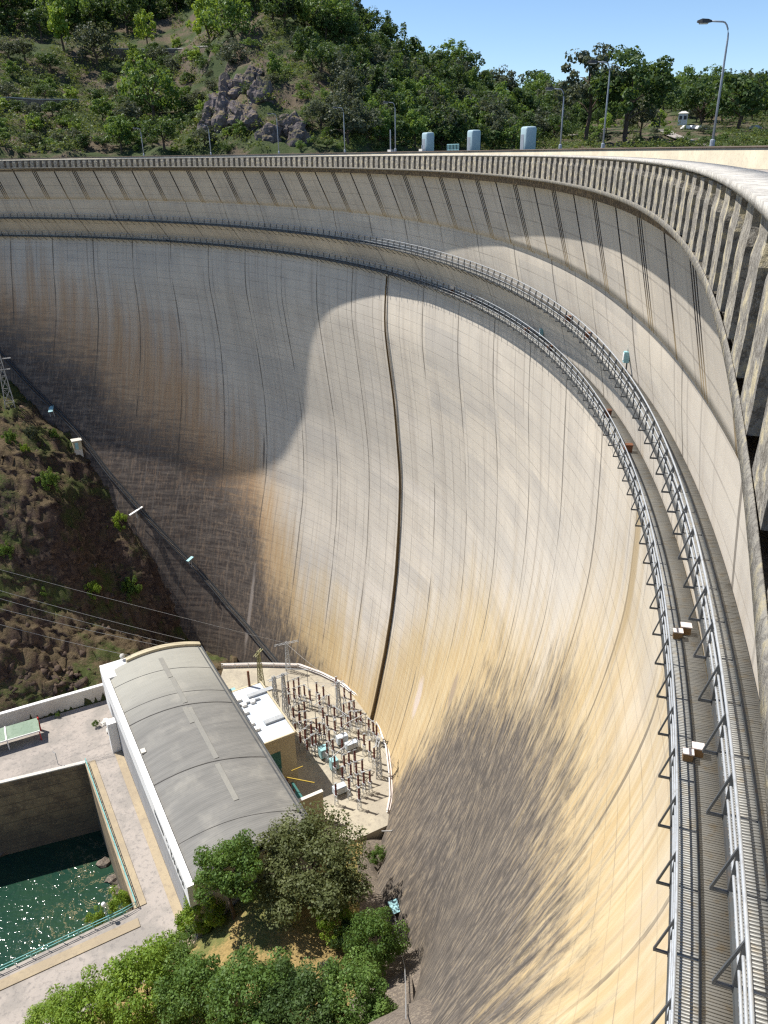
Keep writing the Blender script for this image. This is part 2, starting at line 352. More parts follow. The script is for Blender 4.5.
M['corbel'] = mat_old_concrete('lichened_corbel_concrete', (.25, .235, .21), (.32, .295, .25), (.46, .40, .27), (.15, .135, .115))
M['recess'] = mat_old_concrete('recess_concrete', (.17, .14, .115), (.22, .18, .14), (.28, .22, .15), (.07, .06, .05))
M['coping'] = mat_old_concrete('coping_concrete', (.42, .40, .36), (.47, .45, .41), (.52, .49, .43), (.30, .28, .25))
M['parapet'] = weathered('parapet_render', (.48, .43, .32), (.40, .355, .265), (.30, .26, .20), 1.4, .85)
M['asphalt'] = weathered('asphalt_road', (.38, .36, .335), (.43, .41, .375), (.22, .21, .20), .6, .9)

def mat_ground(name, a, b, c, crack=(.13, .11, .09), sc=1.0):
    t = NT(name); p = t.pos(); n1 = t.noise(p, .22*sc, 5, .6); n2 = t.noise(p, 1.6*sc, 6, .7); n3 = t.noise(p, 9*sc, 4, .6)
    col = t.mix(t.step(n1, .4, .6), a, b); col = t.mix(t.mul(t.step(n2, .5, .68), .75), col, c)
    col = t.mix(t.mul(t.step(n3, .6, .75), .5), col, crack); w = t.voro(t.pos(), .17*sc, 'DISTANCE_TO_EDGE')
    col = t.mix(t.mul(t.math('LESS_THAN', w, .004), .15), col, crack)
    t.principled(col, .93, 0, t.bump(n2, .3, .06), .1); return t.m
M['paving'] = mat_ground('worn_paving', (.36, .32, .285), (.28, .255, .23), (.19, .175, .165))
M['yard'] = mat_ground('yard_gravel_slab', (.41, .37, .29), (.34, .305, .245), (.25, .225, .185))
M['kerbstone'] = mat_ground('tan_kerb', (.38, .31, .21), (.33, .27, .19), (.27, .22, .16))
def mat_rock(name, rock1, rock2, soil, grass, green, flat=.85, gth=.50):
    t = NT(name); p = t.pos(); nz = t.sep(t.n('ShaderNodeNewGeometry').outputs['Normal'])[2]
    n1 = t.noise(p, .09, 5, .6); n2 = t.noise(p, .5, 6, .7); n3 = t.noise(p, 2.6, 6, .75)
    col = t.mix(t.step(n2, .35, .65), rock1, rock2); col = t.mix(t.step(n3, .55, .72), col, soil)
    vc = t.n('ShaderNodeTexVoronoi', feature='F1'); _pp = t.sep(p); _dn = t.mul(t.sub(n3, .5), 1.6); t.put(vc.inputs['Vector'], t.xyz(t.add(_pp[0], _dn), t.add(_pp[1], t.mul(t.sub(n2, .5), 2.0)), t.sub(_pp[2], _dn))); vc.inputs['Scale'].default_value = 1.5
    cv = t.sep(vc.outputs['Color'])[0]; col = t.mix(t.mul(t.mul(t.step(cv, .60, .95), .5), t.step(n2, .42, .6)), col, tuple(x*1.6 for x in soil)); col = t.mix(t.mul(t.sub(1.0, t.step(cv, .05, .3)), .4), col, tuple(x*.6 for x in rock2))
    fl = t.step(t.add(nz, t.mul(t.sub(n2, .5), .7)), .52, .85)
    col = t.mix(t.mul(fl, flat), col, t.mix(t.step(n3, .35, .65), grass, tuple(x*.7 for x in grass)))
    gr = t.mul(t.step(t.add(n1, t.mul(t.sub(n3, .5), .35)), gth, gth+.12), t.step(nz, .25, .6))
    col = t.mix(t.mul(gr, .8), col, green)
    t.principled(col, .95, 0, t.bump(t.add(n3, t.mul(n2, 1.0)), .9, .35), .08); return t.m
M['slope'] = mat_rock('rocky_hillside', (.10, .07, .056), (.042, .032, .033), (.16, .115, .082), (.18, .14, .065), (.06, .085, .024), .45, .47)
M['hill'] = mat_rock('wooded_hillside', (.125, .098, .085), (.065, .057, .06), (.15, .108, .075), (.17, .135, .065), (.042, .07, .023), .40, .42)
M['bank'] = mat_rock('dry_grass_bank', (.24, .19, .12), (.19, .15, .10), (.33, .25, .13), (.42, .30, .12), (.12, .15, .05))
M['apron'] = mat_old_concrete('sprayed_apron', (.15, .125, .105), (.19, .16, .13), (.24, .20, .15), (.10, .085, .07))
def mat_basin():
    t = NT('stained_basin_wall'); p = t.pos(); z = t.sep(p)[2]; n = t.noise(p, .3, 6, .65)
    fr = t.math('FRACT', t.mul(z, .5)); ln = t.math('LESS_THAN', fr, .08); n3 = t.noise(p, 2.0, 6, .7)
    col = t.mix(t.step(n, .4, .6), (.27, .21, .135), (.16, .125, .09)); col = t.mix(t.mul(t.step(n3, .5, .7), .6), col, (.46, .36, .22))
    col = t.mix(t.mul(ln, .5), col, (.05, .045, .04)); low = t.sub(1.0, t.step(t.add(z, t.mul(t.sub(n, .5), 8.0)), -17, -9))
    col = t.mix(t.mul(low, .6), col, (.10, .10, .085)); t.principled(col, .9, 0, t.bump(n3, .5, .1), .15); return t.m
M['basin'] = mat_basin()
def mat_water():
    t = NT('basin_water'); p = t.pos(); n = t.noise(p, .05, 4, .6); n2 = t.noise(p, 1.0, 1.5, .5); n3 = t.noise(p, 4.0, 1.0, .5)
    col = t.mix(t.step(n, .35, .65), (.009, .036, .027), (.022, .052, .029))
    sc = t.noise(p, .16, 6, .7, .6); col = t.mix(t.mul(t.math('LESS_THAN', t.math('ABSOLUTE', t.sub(sc, .50)), .012), t.mul(t.step(n3, .4, .6), t.step(t.sep(p)[0], -62, -50))), col, (.22, .19, .11))
    t.principled(col, .11, 0, t.bump(t.add(n2, t.mul(n3, .12)), 1.0, .24), .5, IOR=1.33); return t.m
M['water'] = mat_water()
def mat_roof():
    t = NT('grey_fibre_cement_roof'); o = t.obj(); x, y, z = t.sep(o)      # x along, y across
    n = t.noise(t.xyz(t.mul(x, 1.0), t.mul(y, .12)), .9, 6, .7); n2 = t.noise(t.xyz(t.mul(x, .15), t.mul(y, .15)), 1.0, 4, .6); n3 = t.noise(t.xyz(t.mul(x, 1.0), t.mul(y, .12), 5.0), 4.0, 4, .6)
    col = t.mix(t.step(n, .35, .68), (.205, .2, .187), (.16, .157, .148)); col = t.mix(t.mul(t.sub(1.0, t.step(x, 4, 22)), .55), col, (.44, .43, .37))
    col = t.mix(t.mul(t.step(n2, .5, .7), .3), col, (.40, .38, .33)); col = t.mix(t.mul(t.step(n3, .55, .75), .35), col, (.17, .165, .155))
    cor = t.math('SINE', t.mul(x, 18.0))
    t.principled(col, .85, 0, t.bump(cor, .25, .03), .06); return t.m
M['roof'] = mat_roof()
def mat_corrugated():
    t = NT('ribbed_wall_cladding'); x, y, z = t.sep(t.obj()); n = t.noise(t.pos(), .6, 5, .6)
    s = t.math('SINE', t.mul(x, 9.0)); col = t.mix(t.step(n, .35, .65), (.40, .40, .40), (.33, .33, .335))
    col = t.mix(t.mul(t.step(s, .2, .9), .35), col, (.22, .22, .225)); t.principled(col, .7, 0, t.bump(s, .6, .12), .2); return t.m
M['cladding'] = mat_corrugated()

M['crag'] = mat_rock('purplish_crag', (.20,.17,.165), (.11,.095,.10), (.24,.19,.15), (.25,.20,.12), (.06,.07,.03))

# ------------------------------------------------------------------ camera, light, sky
SUN_AZ, SUN_EL = 158.0, 57.0       # azimuth from +X counter-clockwise, solved from the crest's shadow on the face
def setup():
    cam = bpy.data.cameras.new('camera'); o = bpy.data.objects.new('camera', cam); C.objects.link(o); S.camera = o
    cam.sensor_fit = 'HORIZONTAL'; cam.sensor_width = 36; cam.lens = F/768*36; cam.clip_start = .1; cam.clip_end = 6000
    P, r = radians(PITCH), radians(ROLL)
    r0, u0, f = Vector((1, 0, 0)), Vector((0, sin(P), cos(P))), Vector((0, cos(P), -sin(P)))
    R = r0*cos(r)+u0*sin(r); U = -r0*sin(r)+u0*cos(r)
    m = Matrix((R, U, -f)).transposed().to_4x4(); m.translation = (0, 0, CAMZ); o.matrix_world = m
    L = bpy.data.lights.new('sun', 'SUN'); L.energy = 4.9; L.angle = radians(.6); L.color = (1, .955, .88)
    lo = bpy.data.objects.new('sun', L); C.objects.link(lo)
    e, a = radians(SUN_EL), radians(SUN_AZ); d = Vector((cos(e)*cos(a), cos(e)*sin(a), sin(e)))
    lo.rotation_euler = d.to_track_quat('Z', 'Y').to_euler(); lo.location = (0, 0, 200)
    w = bpy.data.worlds.new('World'); S.world = w; w.use_nodes = True; nt = w.node_tree; nt.nodes.clear()
    sky = nt.nodes.new('ShaderNodeTexSky'); sky.sky_type = 'NISHITA'; sky.sun_disc = False; sky.sun_elevation = e
    sky.sun_rotation = radians(90-SUN_AZ) % (2*pi); sky.altitude = 300; sky.air_density = .85; sky.dust_density = .1; sky.ozone_density = 5.0
    b = nt.nodes.new('ShaderNodeBackground'); b.inputs['Strength'].default_value = .108
    out = nt.nodes.new('ShaderNodeOutputWorld'); nt.links.new(sky.outputs[0], b.inputs[0]); nt.links.new(b.outputs[0], out.inputs[0])
    S.view_settings.view_transform = 'Standard'; S.view_settings.look = 'None'; S.view_settings.exposure = .58; S.view_settings.gamma = 1
    S.view_settings.use_curve_mapping = False
    S.cycles.use_denoising = False; S.cycles.pixel_filter_type = 'BLACKMAN_HARRIS'; S.cycles.filter_width = 1.3; S.cycles.sample_clamp_indirect = 4
    S.render.engine = 'CYCLES'; S.cycles.max_bounces = 6; S.cycles.diffuse_bounces = 3; S.cycles.transparent_max_bounces = 6
setup()

# ------------------------------------------------------------------ the dam
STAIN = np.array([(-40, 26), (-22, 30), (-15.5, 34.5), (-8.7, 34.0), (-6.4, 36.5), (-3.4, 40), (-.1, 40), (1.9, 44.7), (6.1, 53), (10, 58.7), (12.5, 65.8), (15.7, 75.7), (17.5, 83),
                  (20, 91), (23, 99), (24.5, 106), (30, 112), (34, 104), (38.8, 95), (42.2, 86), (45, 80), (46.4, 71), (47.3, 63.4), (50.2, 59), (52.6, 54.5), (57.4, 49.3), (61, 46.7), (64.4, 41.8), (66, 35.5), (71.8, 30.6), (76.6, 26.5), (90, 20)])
WARM = np.array([(-40, 8), (-20, 12), (-7, 19), (-2.3, 26), (1.8, 36), (8.7, 42), (17, 51), (24, 67), (30, 82), (41, 74), (48, 50), (60, 28), (66, 24), (72, 19), (80, 15), (90, 10)])
dam = thing('arch_dam', 'huge pale concrete arch dam curving across the valley, ochre and black stained', 'dam', dam_pt(27.6, 97.0))
DO = Vector(dam.location)
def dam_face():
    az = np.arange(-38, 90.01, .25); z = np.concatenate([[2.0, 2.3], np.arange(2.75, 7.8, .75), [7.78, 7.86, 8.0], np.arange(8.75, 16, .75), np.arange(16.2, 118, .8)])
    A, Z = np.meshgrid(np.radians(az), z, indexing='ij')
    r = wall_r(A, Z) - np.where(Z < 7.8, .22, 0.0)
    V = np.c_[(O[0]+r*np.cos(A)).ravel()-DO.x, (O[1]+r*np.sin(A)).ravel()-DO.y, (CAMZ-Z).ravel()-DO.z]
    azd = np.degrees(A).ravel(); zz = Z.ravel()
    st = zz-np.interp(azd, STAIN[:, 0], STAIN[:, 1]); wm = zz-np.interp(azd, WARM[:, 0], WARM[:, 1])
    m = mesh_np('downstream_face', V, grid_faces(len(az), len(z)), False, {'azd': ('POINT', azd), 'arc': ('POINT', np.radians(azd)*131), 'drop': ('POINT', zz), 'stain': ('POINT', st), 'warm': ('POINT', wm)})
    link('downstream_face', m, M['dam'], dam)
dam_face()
def sweep(prof, k, a0, a1, step, name, mat, parent, smooth=False, base=DO):
    """profile [(offset inward from level k's radius (positive = upstream), drop)] swept along the arc, closed loop"""
    az = np.arange(a0, a1+1e-6, step); V = []
    d, cx, cy, R = LV[k]
    for a in np.radians(az):
        for off, dr in prof: V.append((cx+(R+off)*cos(a)-base.x, cy+(R+off)*sin(a)-base.y, CAMZ-dr-base.z))
    n = len(prof); Q = []
    for i in range(len(az)-1):
        for j in range(n): Q.append((i*n+j, i*n+(j+1) % n, (i+1)*n+(j+1) % n, (i+1)*n+j))
    m = mesh_np(name, V, Q, smooth); 
    bm = bmesh.new(); bm.from_mesh(m); bmesh.ops.recalc_face_normals(bm, faces=bm.faces); bm.to_mesh(m); bm.free()
    return link(name, m, mat, parent)
A0, A1 = -40, 90
M['rim'] = mat_old_concrete('rough_rim_concrete', (.25, .235, .205), (.215, .20, .175), (.34, .30, .21), (.14, .13, .115), 1.7)
M['cap'] = weathered('dark_parapet_capping', (.15, .115, .09), (.12, .095, .075), None, .7, .8)
sweep([(0, .38), (.80, .38), (.80, 1.38), (.70, 1.38), (.70, .56), (.30, .56), (0, .47)], 'par', A0, A1, .5, 'parapet', M['coping'], dam)
sweep([(.62, .565), (.69, .565), (.69, 2.5), (.62, 2.5)], 'ledge', A0, A1, .5, 'recess_wall', M['recess'], dam)
sweep([(.015, 1.80), (0, 1.83), (0, 1.95), (.06, 2.0), (3.2, 2.12), (3.2, 2.08), (.61, 2.05), (.05, 1.97), (.022, 1.80)], 'ledge', A0, A1, .25, 'crest_ledge', M['rim'], dam)
sweep([(10.6, .12), (11.0, .12), (11.0, 9.0), (10.6, 9.0)], 'par', A0, A1, .5, 'upstream_parapet', M['parapet'], dam)
sweep([(10.52, .02), (11.08, .02), (11.08, .118), (10.52, .118)], 'par', A0, A1, .5, 'parapet_capping', M['cap'], dam)
o = sweep([(.81, 1.38), (10.59, 1.38), (10.59, 1.9), (.81, 1.9)], 'par', A0, A1, .5, 'crest_road', M['asphalt'], None, base=Vector((0, 0, 0))); o['kind'] = 'structure'
sweep([(9.2, 1.22), (10.58, 1.22), (10.58, 1.376), (9.2, 1.376)], 'par', A0, A1, .5, 'crest_pavement', M['paving'], None, base=Vector((0, 0, 0)))['kind'] = 'structure'
def corbel_mesh(variant):
    mb = MB(); rr = random.Random(variant)
    # local x points upstream, y along the arc, z up; origin on the ledge rim at the coping's radius
    w = .90; j = lambda s: rr.uniform(-s, s)
    n = 7; V = []
    for i in range(n+1):
        t = i/n; z = -.2+t*1.275; x = .03+.02*t if t < .76 else .07
        x += j(.004); ww = (w if t < .76 else w*.86)/2
        V += [(x, -ww+j(.005), z), (x+j(.004), ww+j(.005), z), (.63, ww, z), (.63, -ww, z)]
    Fq = []
    for i in range(n):
        for k in range(4): Fq.append((i*4+k, i*4+(k+1) % 4, (i+1)*4+(k+1) % 4, (i+1)*4+k))
    Fq += [(3, 2, 1, 0), (n*4, n*4+1, n*4+2, n*4+3)]
    mb.add(V, Fq); return mb
cvar = [corbel_mesh(i).mesh('corbel') for i in range(6)]
d_, cx_, cy_, R_ = LV['ledge']
caz = np.arange(-33.6, 88, .685)
near_c = [a for a in caz if -27 < a][:99]; rest_c = [a for a in caz if a <= -27 or a > near_c[-1]]
for i, a in enumerate(near_c):
    t = radians(a); o = link('corbel', cvar[i % 6], M['corbel'], dam, Vector((cx_+R_*cos(t), cy_+R_*sin(t), CAMZ-1.81+.20))-DO); o.rotation_euler = (0, 0, t)
mb = MB()
for i, a in enumerate(rest_c):
    t = radians(a); src = corbel_mesh(i % 6); b = Vector((cx_+R_*cos(t), cy_+R_*sin(t), CAMZ-1.61))-DO
    mb.add([b+Vector((v[0]*cos(t)-v[1]*sin(t), v[0]*sin(t)+v[1]*cos(t), v[2])) for v in src.v], src.f)
o = mb.build('corbel_row', M['corbel'], dam); o['kind'] = 'stuff'
# brown drain pipe down the face
mb = MB(); pts = [dam_pt(27.5, z, .28)-DO for z in np.arange(16.5, 97.5, 2.0)]; mb.tube(pts, [.11+.20*i/len(pts) for i in range(len(pts))], 8); mb.build('drain_pipe', weathered('brown_drain_pipe', (.13, .085, .035), (.10, .065, .03), (.07, .05, .03), 1, .8), dam, smooth=True)

# ------------------------------------------------------------------ the two inspection walkways
def walkway(k, label, a0, a1):
    d, cx, cy, R = LV[k]; zt = CAMZ-d
    root = thing('inspection_walkway', label, 'walkway', lev_pt(k, -12))
    RO = Vector(root.location)
    def P(a, off, dz):       # off = metres towards the wall
        t = radians(a); r = R+off; return Vector((cx+r*cos(t), cy+r*sin(t), zt+dz))-RO
    WD = 1.02 if k == 'up' else 1.28
    # grating: individual bearing slats
    V = []; Q = []
    sl = np.arange(a0, a1, degrees(.074/R)); tilt = RNG.uniform(-.004, .004, len(sl))
    for i, a in enumerate(sl):
        t = radians(a); da = .027/R
        b = len(V)
        for (tt, rr, zz) in ((t-da, R+.04, 0), (t+da, R+.04, 0), (t+da, R+WD, 0), (t-da, R+WD, 0)):
            V.append((cx+rr*cos(tt)-RO.x, cy+rr*sin(tt)-RO.y, zt+zz+tilt[i]-RO.z)); 
        for (tt, rr, zz) in ((t-da, R+.04, -.035), (t+da, R+.04, -.035), (t+da, R+WD, -.035), (t-da, R+WD, -.035)):
            V.append((cx+rr*cos(tt)-RO.x, cy+rr*sin(tt)-RO.y, zt+zz+tilt[i]-RO.z))
        Q += [(b, b+1, b+2, b+3), (b+4, b+7, b+6, b+5), (b, b+4, b+5, b+1), (b+2, b+6, b+7, b+3), (b+1, b+5, b+6, b+2), (b, b+3, b+7, b+4)]
    link('deck_grating', mesh_np('deck_grating', V, Q), M['steel_deck'], root)
    az = np.arange(a0, a1+.01, .4)
    mb = MB()
    for off, w, h, dz in ((.02, .06, .16, -.08), (.62, .05, .10, .06), (.34, .03, .06, -.06), (WD-.01, .05, .12, -.07)):
        p = [P(a, off, dz) for a in az]
        for q0, q1 in zip(p[:-1], p[1:]): mb.bar(q0, q1, w, h)
    mb.build('edge_beam', M['dark_steel'], root)
    for dz in (1.08, .72, .38):
        mb = MB(); mb.tube([P(a, .0, dz) for a in az], .035 if dz > 1 else .028, 6); mb.build('rail', M['steel'], root, smooth=True)
    # one post with its outrigger and raking strut, and one deck bracket, repeated
    pm = MB(); pm.bar((0, 0, -.02), (0, 0, 1.08), .065, .065); pm.bar((-.32, 0, -.07), (0, 0, -.07), .05, .06); pm.bar((-.305, 0, -.05), (-.01, 0, 1.02), .045, .045)
    pmesh = pm.mesh('rail_post')
    bm_ = MB(); bm_.bar((-.02, 0, -.10), (1.06, 0, -.10), .07, .10); bm_.bar((.08, 0, -.14), (1.06, 0, -.85), .06, .06)
    bmesh_ = bm_.mesh('deck_bracket')
    st = degrees(1.81/R); paz = np.arange(a0+.3, a1, st); vis = [a for a in paz if a > -19][:99]
    more = [a for a in paz if a not in vis]
    for nm, me, mt in (('rail_post', pmesh, M['dark_steel2']), ('deck_bracket', bmesh_, M['dark_steel'])):
        for a in vis:
            o = link(nm, me, mt, root, P(a, 0, 0)); o.rotation_euler = (0, 0, radians(a))
        src = pm if nm == 'rail_post' else bm_; mb = MB()
        for a in more:
            t = radians(a); b = P(a, 0, 0)
            mb.add([b+Vector((v[0]*cos(t)-v[1]*sin(t), v[0]*sin(t)+v[1]*cos(t), v[2])) for v in src.v], src.f)
        o = mb.build(nm+'_row', mt, root); o['kind'] = 'stuff'
    return root
M['steel_deck'] = weathered('deck_grating_steel', (.26, .255, .235), (.20, .20, .19), (.20, .15, .08), .8, .5, .1, .4)
M['dark_steel2'] = weathered('post_steel', (.14, .15, .165), (.10, .11, .12), (.08, .08, .08), 1.5, .5, .1, .4)
walkway('up', 'upper steel grating walkway with three rail handrail along the dam face', -24, 88)
walkway('lo', 'lower steel grating walkway with three rail handrail along the dam face', -24, 88)
# instrument boxes standing on the walkways
def junction_box(label, k, a, off, s, mats, group='small equipment boxes on the dam walkways'):
    d_, cx_, cy_, R_ = LV[k]; R0 = hypot(O[0]+132*cos(radians(a))-cx_, O[1]+132*sin(radians(a))-cy_); a2 = degrees(atan2(O[1]+132*sin(radians(a))-cy_, O[0]+132*cos(radians(a))-cx_)); s *= .66 if abs(a) > 12 and a < 0 else .75
    p = lev_pt(k, a2, -off*.9, .03); r = thing('equipment_box', label, 'box', p, radians(a), group)
    m = MB(); m.box((0, 0, .24*s), (.5*s, .42*s, .46*s)); m.build('box_body', mats[0], r)
    m = MB(); m.box((0, 0, .50*s), (.56*s, .48*s, .06*s)); m.build('lid', mats[1], r); return r
rb = (M['rust'], M['rust'])
BL = [('lo', 18.02, .5, 1.1, rb, 'rusty equipment box on the lower walkway, farthest of the four beneath the first walkway bend'),
      ('lo', 15.3, .5, 1.1, rb, 'rusty equipment box on the sunlit lower walkway, second from the far left of its row'),
      ('lo', 7.81, .55, 1.1, rb, 'rusty equipment box on the lower walkway below the little pale wall cabinet'),
      ('lo', 4.65, .55, 1.1, rb, 'rusty equipment box on the lower walkway just nearer than the pale wall cabinet'),
      ('lo', -3.32, .6, 1.15, rb, 'reddish rusty box against the wall on the lower walkway where it turns downhill'),
      ('lo', -6.14, .65, 1.15, rb, 'brown rusty box with raised lid against the wall on the lower walkway, mid-bend'),
      ('up', 1.35, .5, 1.1, rb, 'rusty equipment box on the upper walkway, the farther of its sunlit pair'),
      ('up', -1.23, .5, 1.1, rb, 'rusty equipment box on the upper walkway, the nearer of its sunlit pair'),
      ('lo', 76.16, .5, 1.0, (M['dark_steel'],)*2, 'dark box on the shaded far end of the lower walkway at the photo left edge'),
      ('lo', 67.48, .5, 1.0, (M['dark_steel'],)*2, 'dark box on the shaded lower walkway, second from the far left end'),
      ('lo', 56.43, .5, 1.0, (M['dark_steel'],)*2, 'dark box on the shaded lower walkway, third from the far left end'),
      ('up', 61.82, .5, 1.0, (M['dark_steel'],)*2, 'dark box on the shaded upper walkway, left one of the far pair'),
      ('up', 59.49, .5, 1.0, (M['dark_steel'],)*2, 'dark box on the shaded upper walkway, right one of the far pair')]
wb = (weathered('brown_box_side', (.22, .13, .06), (.18, .11, .05)), weathered('pinkish_white_lid', (.66, .58, .55), (.6, .54, .5)))
BL += [('lo', -14.39, .55, .9, wb, 'brown box with pinkish white lid on the lower walkway, left of the farther pair'),
       ('lo', -14.23, .88, 1.0, wb, 'taller brown box with pinkish white lid on the lower walkway, right of farther pair'),
       ('lo', -17.12, .50, .8, wb, 'brown box with pinkish white lid on the lower walkway, left of the nearest pair'),
       ('lo', -17.0, .80, .9, wb, 'brown box with pinkish white lid on the lower walkway, right of the nearest pair')]
for k, a, off, s, mt, lab in BL: junction_box(lab, k, a, off, s, mt)
for px, py, lab in ((629, 357, 'small pale green cabinet fixed to the wall above the upper walkway'), (543, 332, 'small pale green cabinet fixed to the wall between the two walkways')):
    d = rays([(px, py)])[0]; best = min(((abs(hypot(d[0]*t-O[0], d[1]*t-O[1])-float(wall_r(atan2(d[1]*t-O[1], d[0]*t-O[0]), -d[2]*t))), t) for t in np.linspace(20, 160, 2801)))[1]
    q = Vector((d[0]*best, d[1]*best, CAMZ+d[2]*best)); a = atan2(q.y-O[1], q.x-O[0])
    r = thing('wall_cabinet', lab, 'cabinet', q, a, 'pale cabinets fixed to the dam wall')
    m = MB(); m.box((-.15, 0, 0), (.3, .32, .62)); m.build('cabinet_body', M['cyan'], r); m = MB(); m.box((-.32, 0, .03), (.02, .24, .4)); m.build('cabinet_door', M['white'], r)
    m = MB(); m.bar((-.08, 0, .3), (-.08, 0, 1.2), .07); m.bar((-.08, 0, -.31), (-.08, 0, -.9), .07); m.build('conduit', M['dark_steel'], r)

# ------------------------------------------------------------------ on the crest: lamps, blue housings, fence
def lamp_post(label, a, r, h, z0, arm=1.6, toward=None, hd=True):
    t = radians(a); d, cx, cy, R = LV['par']; p = Vector((cx+r*cos(t), cy+r*sin(t), z0))
    o = thing('street_lamp', label, 'street lamp', p, t+pi if toward is None else toward, 'street lamps along the dam crest')
    m = MB(); m.lathe((0, 0, 0), [(.16, 0), (.16, .35), (.09, .4)], 10); m.build('base_plinth', M['lamp'], o)
    cp = [(0, 0, .3), (0, 0, h*.55), (0, 0, h-1.1)]+[(arm*.35*(1-cos(q)), 0, h-1.1+.9*sin(q)) for q in np.linspace(.3, pi/2, 5)]+[(arm, 0, h-.16)]
    m = MB(); m.tube(cp, [.085, .075, .06]+[.05]*6, 8); m.build('pole', M['lamp'], o, smooth=True)
    x0 = arm; m = MB(); V = []
    for i, (x, w, hh) in enumerate(((x0-.15, .06, .05), (x0+.1, .16, .10), (x0+.5, .19, .12), (x0+.75, .08, .05))):
        z = h-.17+(.02 if i in (1, 2) else 0); V += [(x, -w, z-hh), (x, w, z-hh), (x, w*.7, z+hh), (x, -w*.7, z+hh)]
    Fq = [(i*4+k, i*4+(k+1) % 4, (i+1)*4+(k+1) % 4, (i+1)*4+k) for i in range(3) for k in range(4)]+[(3, 2, 1, 0), (12, 13, 14, 15)]
    m.add(V, Fq); m.build('lamp_head', M['lamp_dark'], o, smooth=False)
    m = MB(); m.box((x0+.35, 0, h-.29), (.5, .24, .05)); m.build('lamp_lens', M['lamp_glass'], o); return o
def az_for_px(px, r, drop):
    d, cx, cy, R = LV['par']
    A = np.radians(np.linspace(-23.5, 80, 4000)); Q = np.c_[cx+r*np.cos(A), cy+r*np.sin(A), 0*A-drop]; q = proj(Q)
    i = np.argmin(np.abs(q[:, 0]-px)+1e4*(Q[:, 1] < 12)); return degrees(A[i]), hypot(Q[i, 0], Q[i, 1])
RU = LV['par'][3]+11.0
LP = [(711.5, 107, 'tall curved street lamp nearest the viewer on the upstream parapet'), (602.5, 78, 'curved street lamp, second nearest on the upstream parapet'), (560, 56, 'grey street lamp beyond the right-hand blue housing, third nearest'),
      (395.5, 47, 'street lamp with crossbar standing left of the three blue housings'), (345, 43, 'curved street lamp against the dark rock, right one of the pair on the far crest'), (279, 38, 'curved street lamp with small red sign plate on the far crest'),
      (211, 28, 'slim grey street lamp left of the rocky outcrop on the far crest'), (144, 26, 'slim faint street lamp farthest left on the crest')]
for px, hp, lab in LP:
    a, dist = az_for_px(px, RU-.2, .1); h = hp/772.5*dist*.86
    lamp_post(lab, a, RU-.2 if px > 300 or True else 0, max(h, 4.0), CAMZ-.0, arm=1.3 if px > 580 else 1.2)
for px, top, w, lab in ((428, 132.5, 1.45, 'blue grey steel shaft housing with rounded top, leftmost and smallest of three'), (473.5, 130, 1.45, 'blue grey steel shaft housing with rounded top, middle of three'), (527.5, 126.5, 1.5, 'blue grey steel shaft housing with rounded top, rightmost and largest of three')):
    a, dist = az_for_px(px, RU+1.2, .1); t = radians(a); d, cx, cy, R = LV['par']; p = Vector((cx+(RU+1.2)*cos(t), cy+(RU+1.2)*sin(t), CAMZ-3.0))
    h = 3.0+(float(far(px, top, dist).z)-CAMZ)
    o = thing('shaft_housing', lab, 'housing', p, t, 'blue grey housings on the crest'); m = MB(); V = []; prof = [(1, 0), (1, h-.30), (.97, h-.14), (.88, h-.04), (.7, h), (.02, h+.03)]
    for s, z in prof:
        for q in range(16):
            c = 2*pi*q/16; ex = .32; X = (abs(cos(c))**ex)*(1 if cos(c) > 0 else -1); Y = (abs(sin(c))**ex)*(1 if sin(c) > 0 else -1); V.append((X*w/2*s*.9, Y*w/2*s, z))
    Fq = [(i*16+k, i*16+(k+1) % 16, (i+1)*16+(k+1) % 16, (i+1)*16+k) for i in range(5) for k in range(16)]+[tuple(80+k for k in range(16)), tuple(reversed(range(16)))]
    m.add(V, Fq); m.build('housing_shell', M['tank_blue'], o, smooth=True)
    m = MB(); m.box((-w*.452, .1, h*.5+1.0), (.03, .7, 1.7)); m.build('access_door', M['lamp'], o)
    m = MB(); m.box((0, 0, .1), (w*1.2, w*1.25, .5)); m.build('plinth', M['offwhite'], o)
a, dist = az_for_px(453, RU+.3, .1); t = radians(a); p = Vector((LV['par'][1]+(RU+.3)*cos(t), LV['par'][2]+(RU+.3)*sin(t), CAMZ-.02))
o = thing('crest_railing', 'short pale grey railing panel between the left and middle blue housings', 'railing', p, t)
for y in np.linspace(-1.5, 1.5, 9):
    m = MB(); m.bar((0, y, 0), (0, y, .72), .06); m.build('baluster', M['cyan'], o)
m = MB(); m.bar((0, -1.55, .75), (0, 1.55, .75), .07); m.bar((0, -1.55, .1), (0, 1.55, .1), .05); m.build('rail', M['cyan'], o)
for px, lab, hh in ((390.5, 'slim short post with pale block at its foot beside the crossbar lamp', 2.6), (422, 'small white post stub left of the leftmost blue housing', .45)):
    a, dist = az_for_px(px, RU-.2, .1); t = radians(a); p = Vector((LV['par'][1]+(RU-.2)*cos(t), LV['par'][2]+(RU-.2)*sin(t), CAMZ-.02))
    o = thing('marker_post', lab, 'post', p, t); m = MB(); m.box((0, 0, .14), (.5, .9, .28)); m.build('foot_block', M['offwhite'], o); m = MB(); m.bar((0, 0, .28), (0, 0, .28+hh), .12); m.build('shaft', M['lamp'], o)

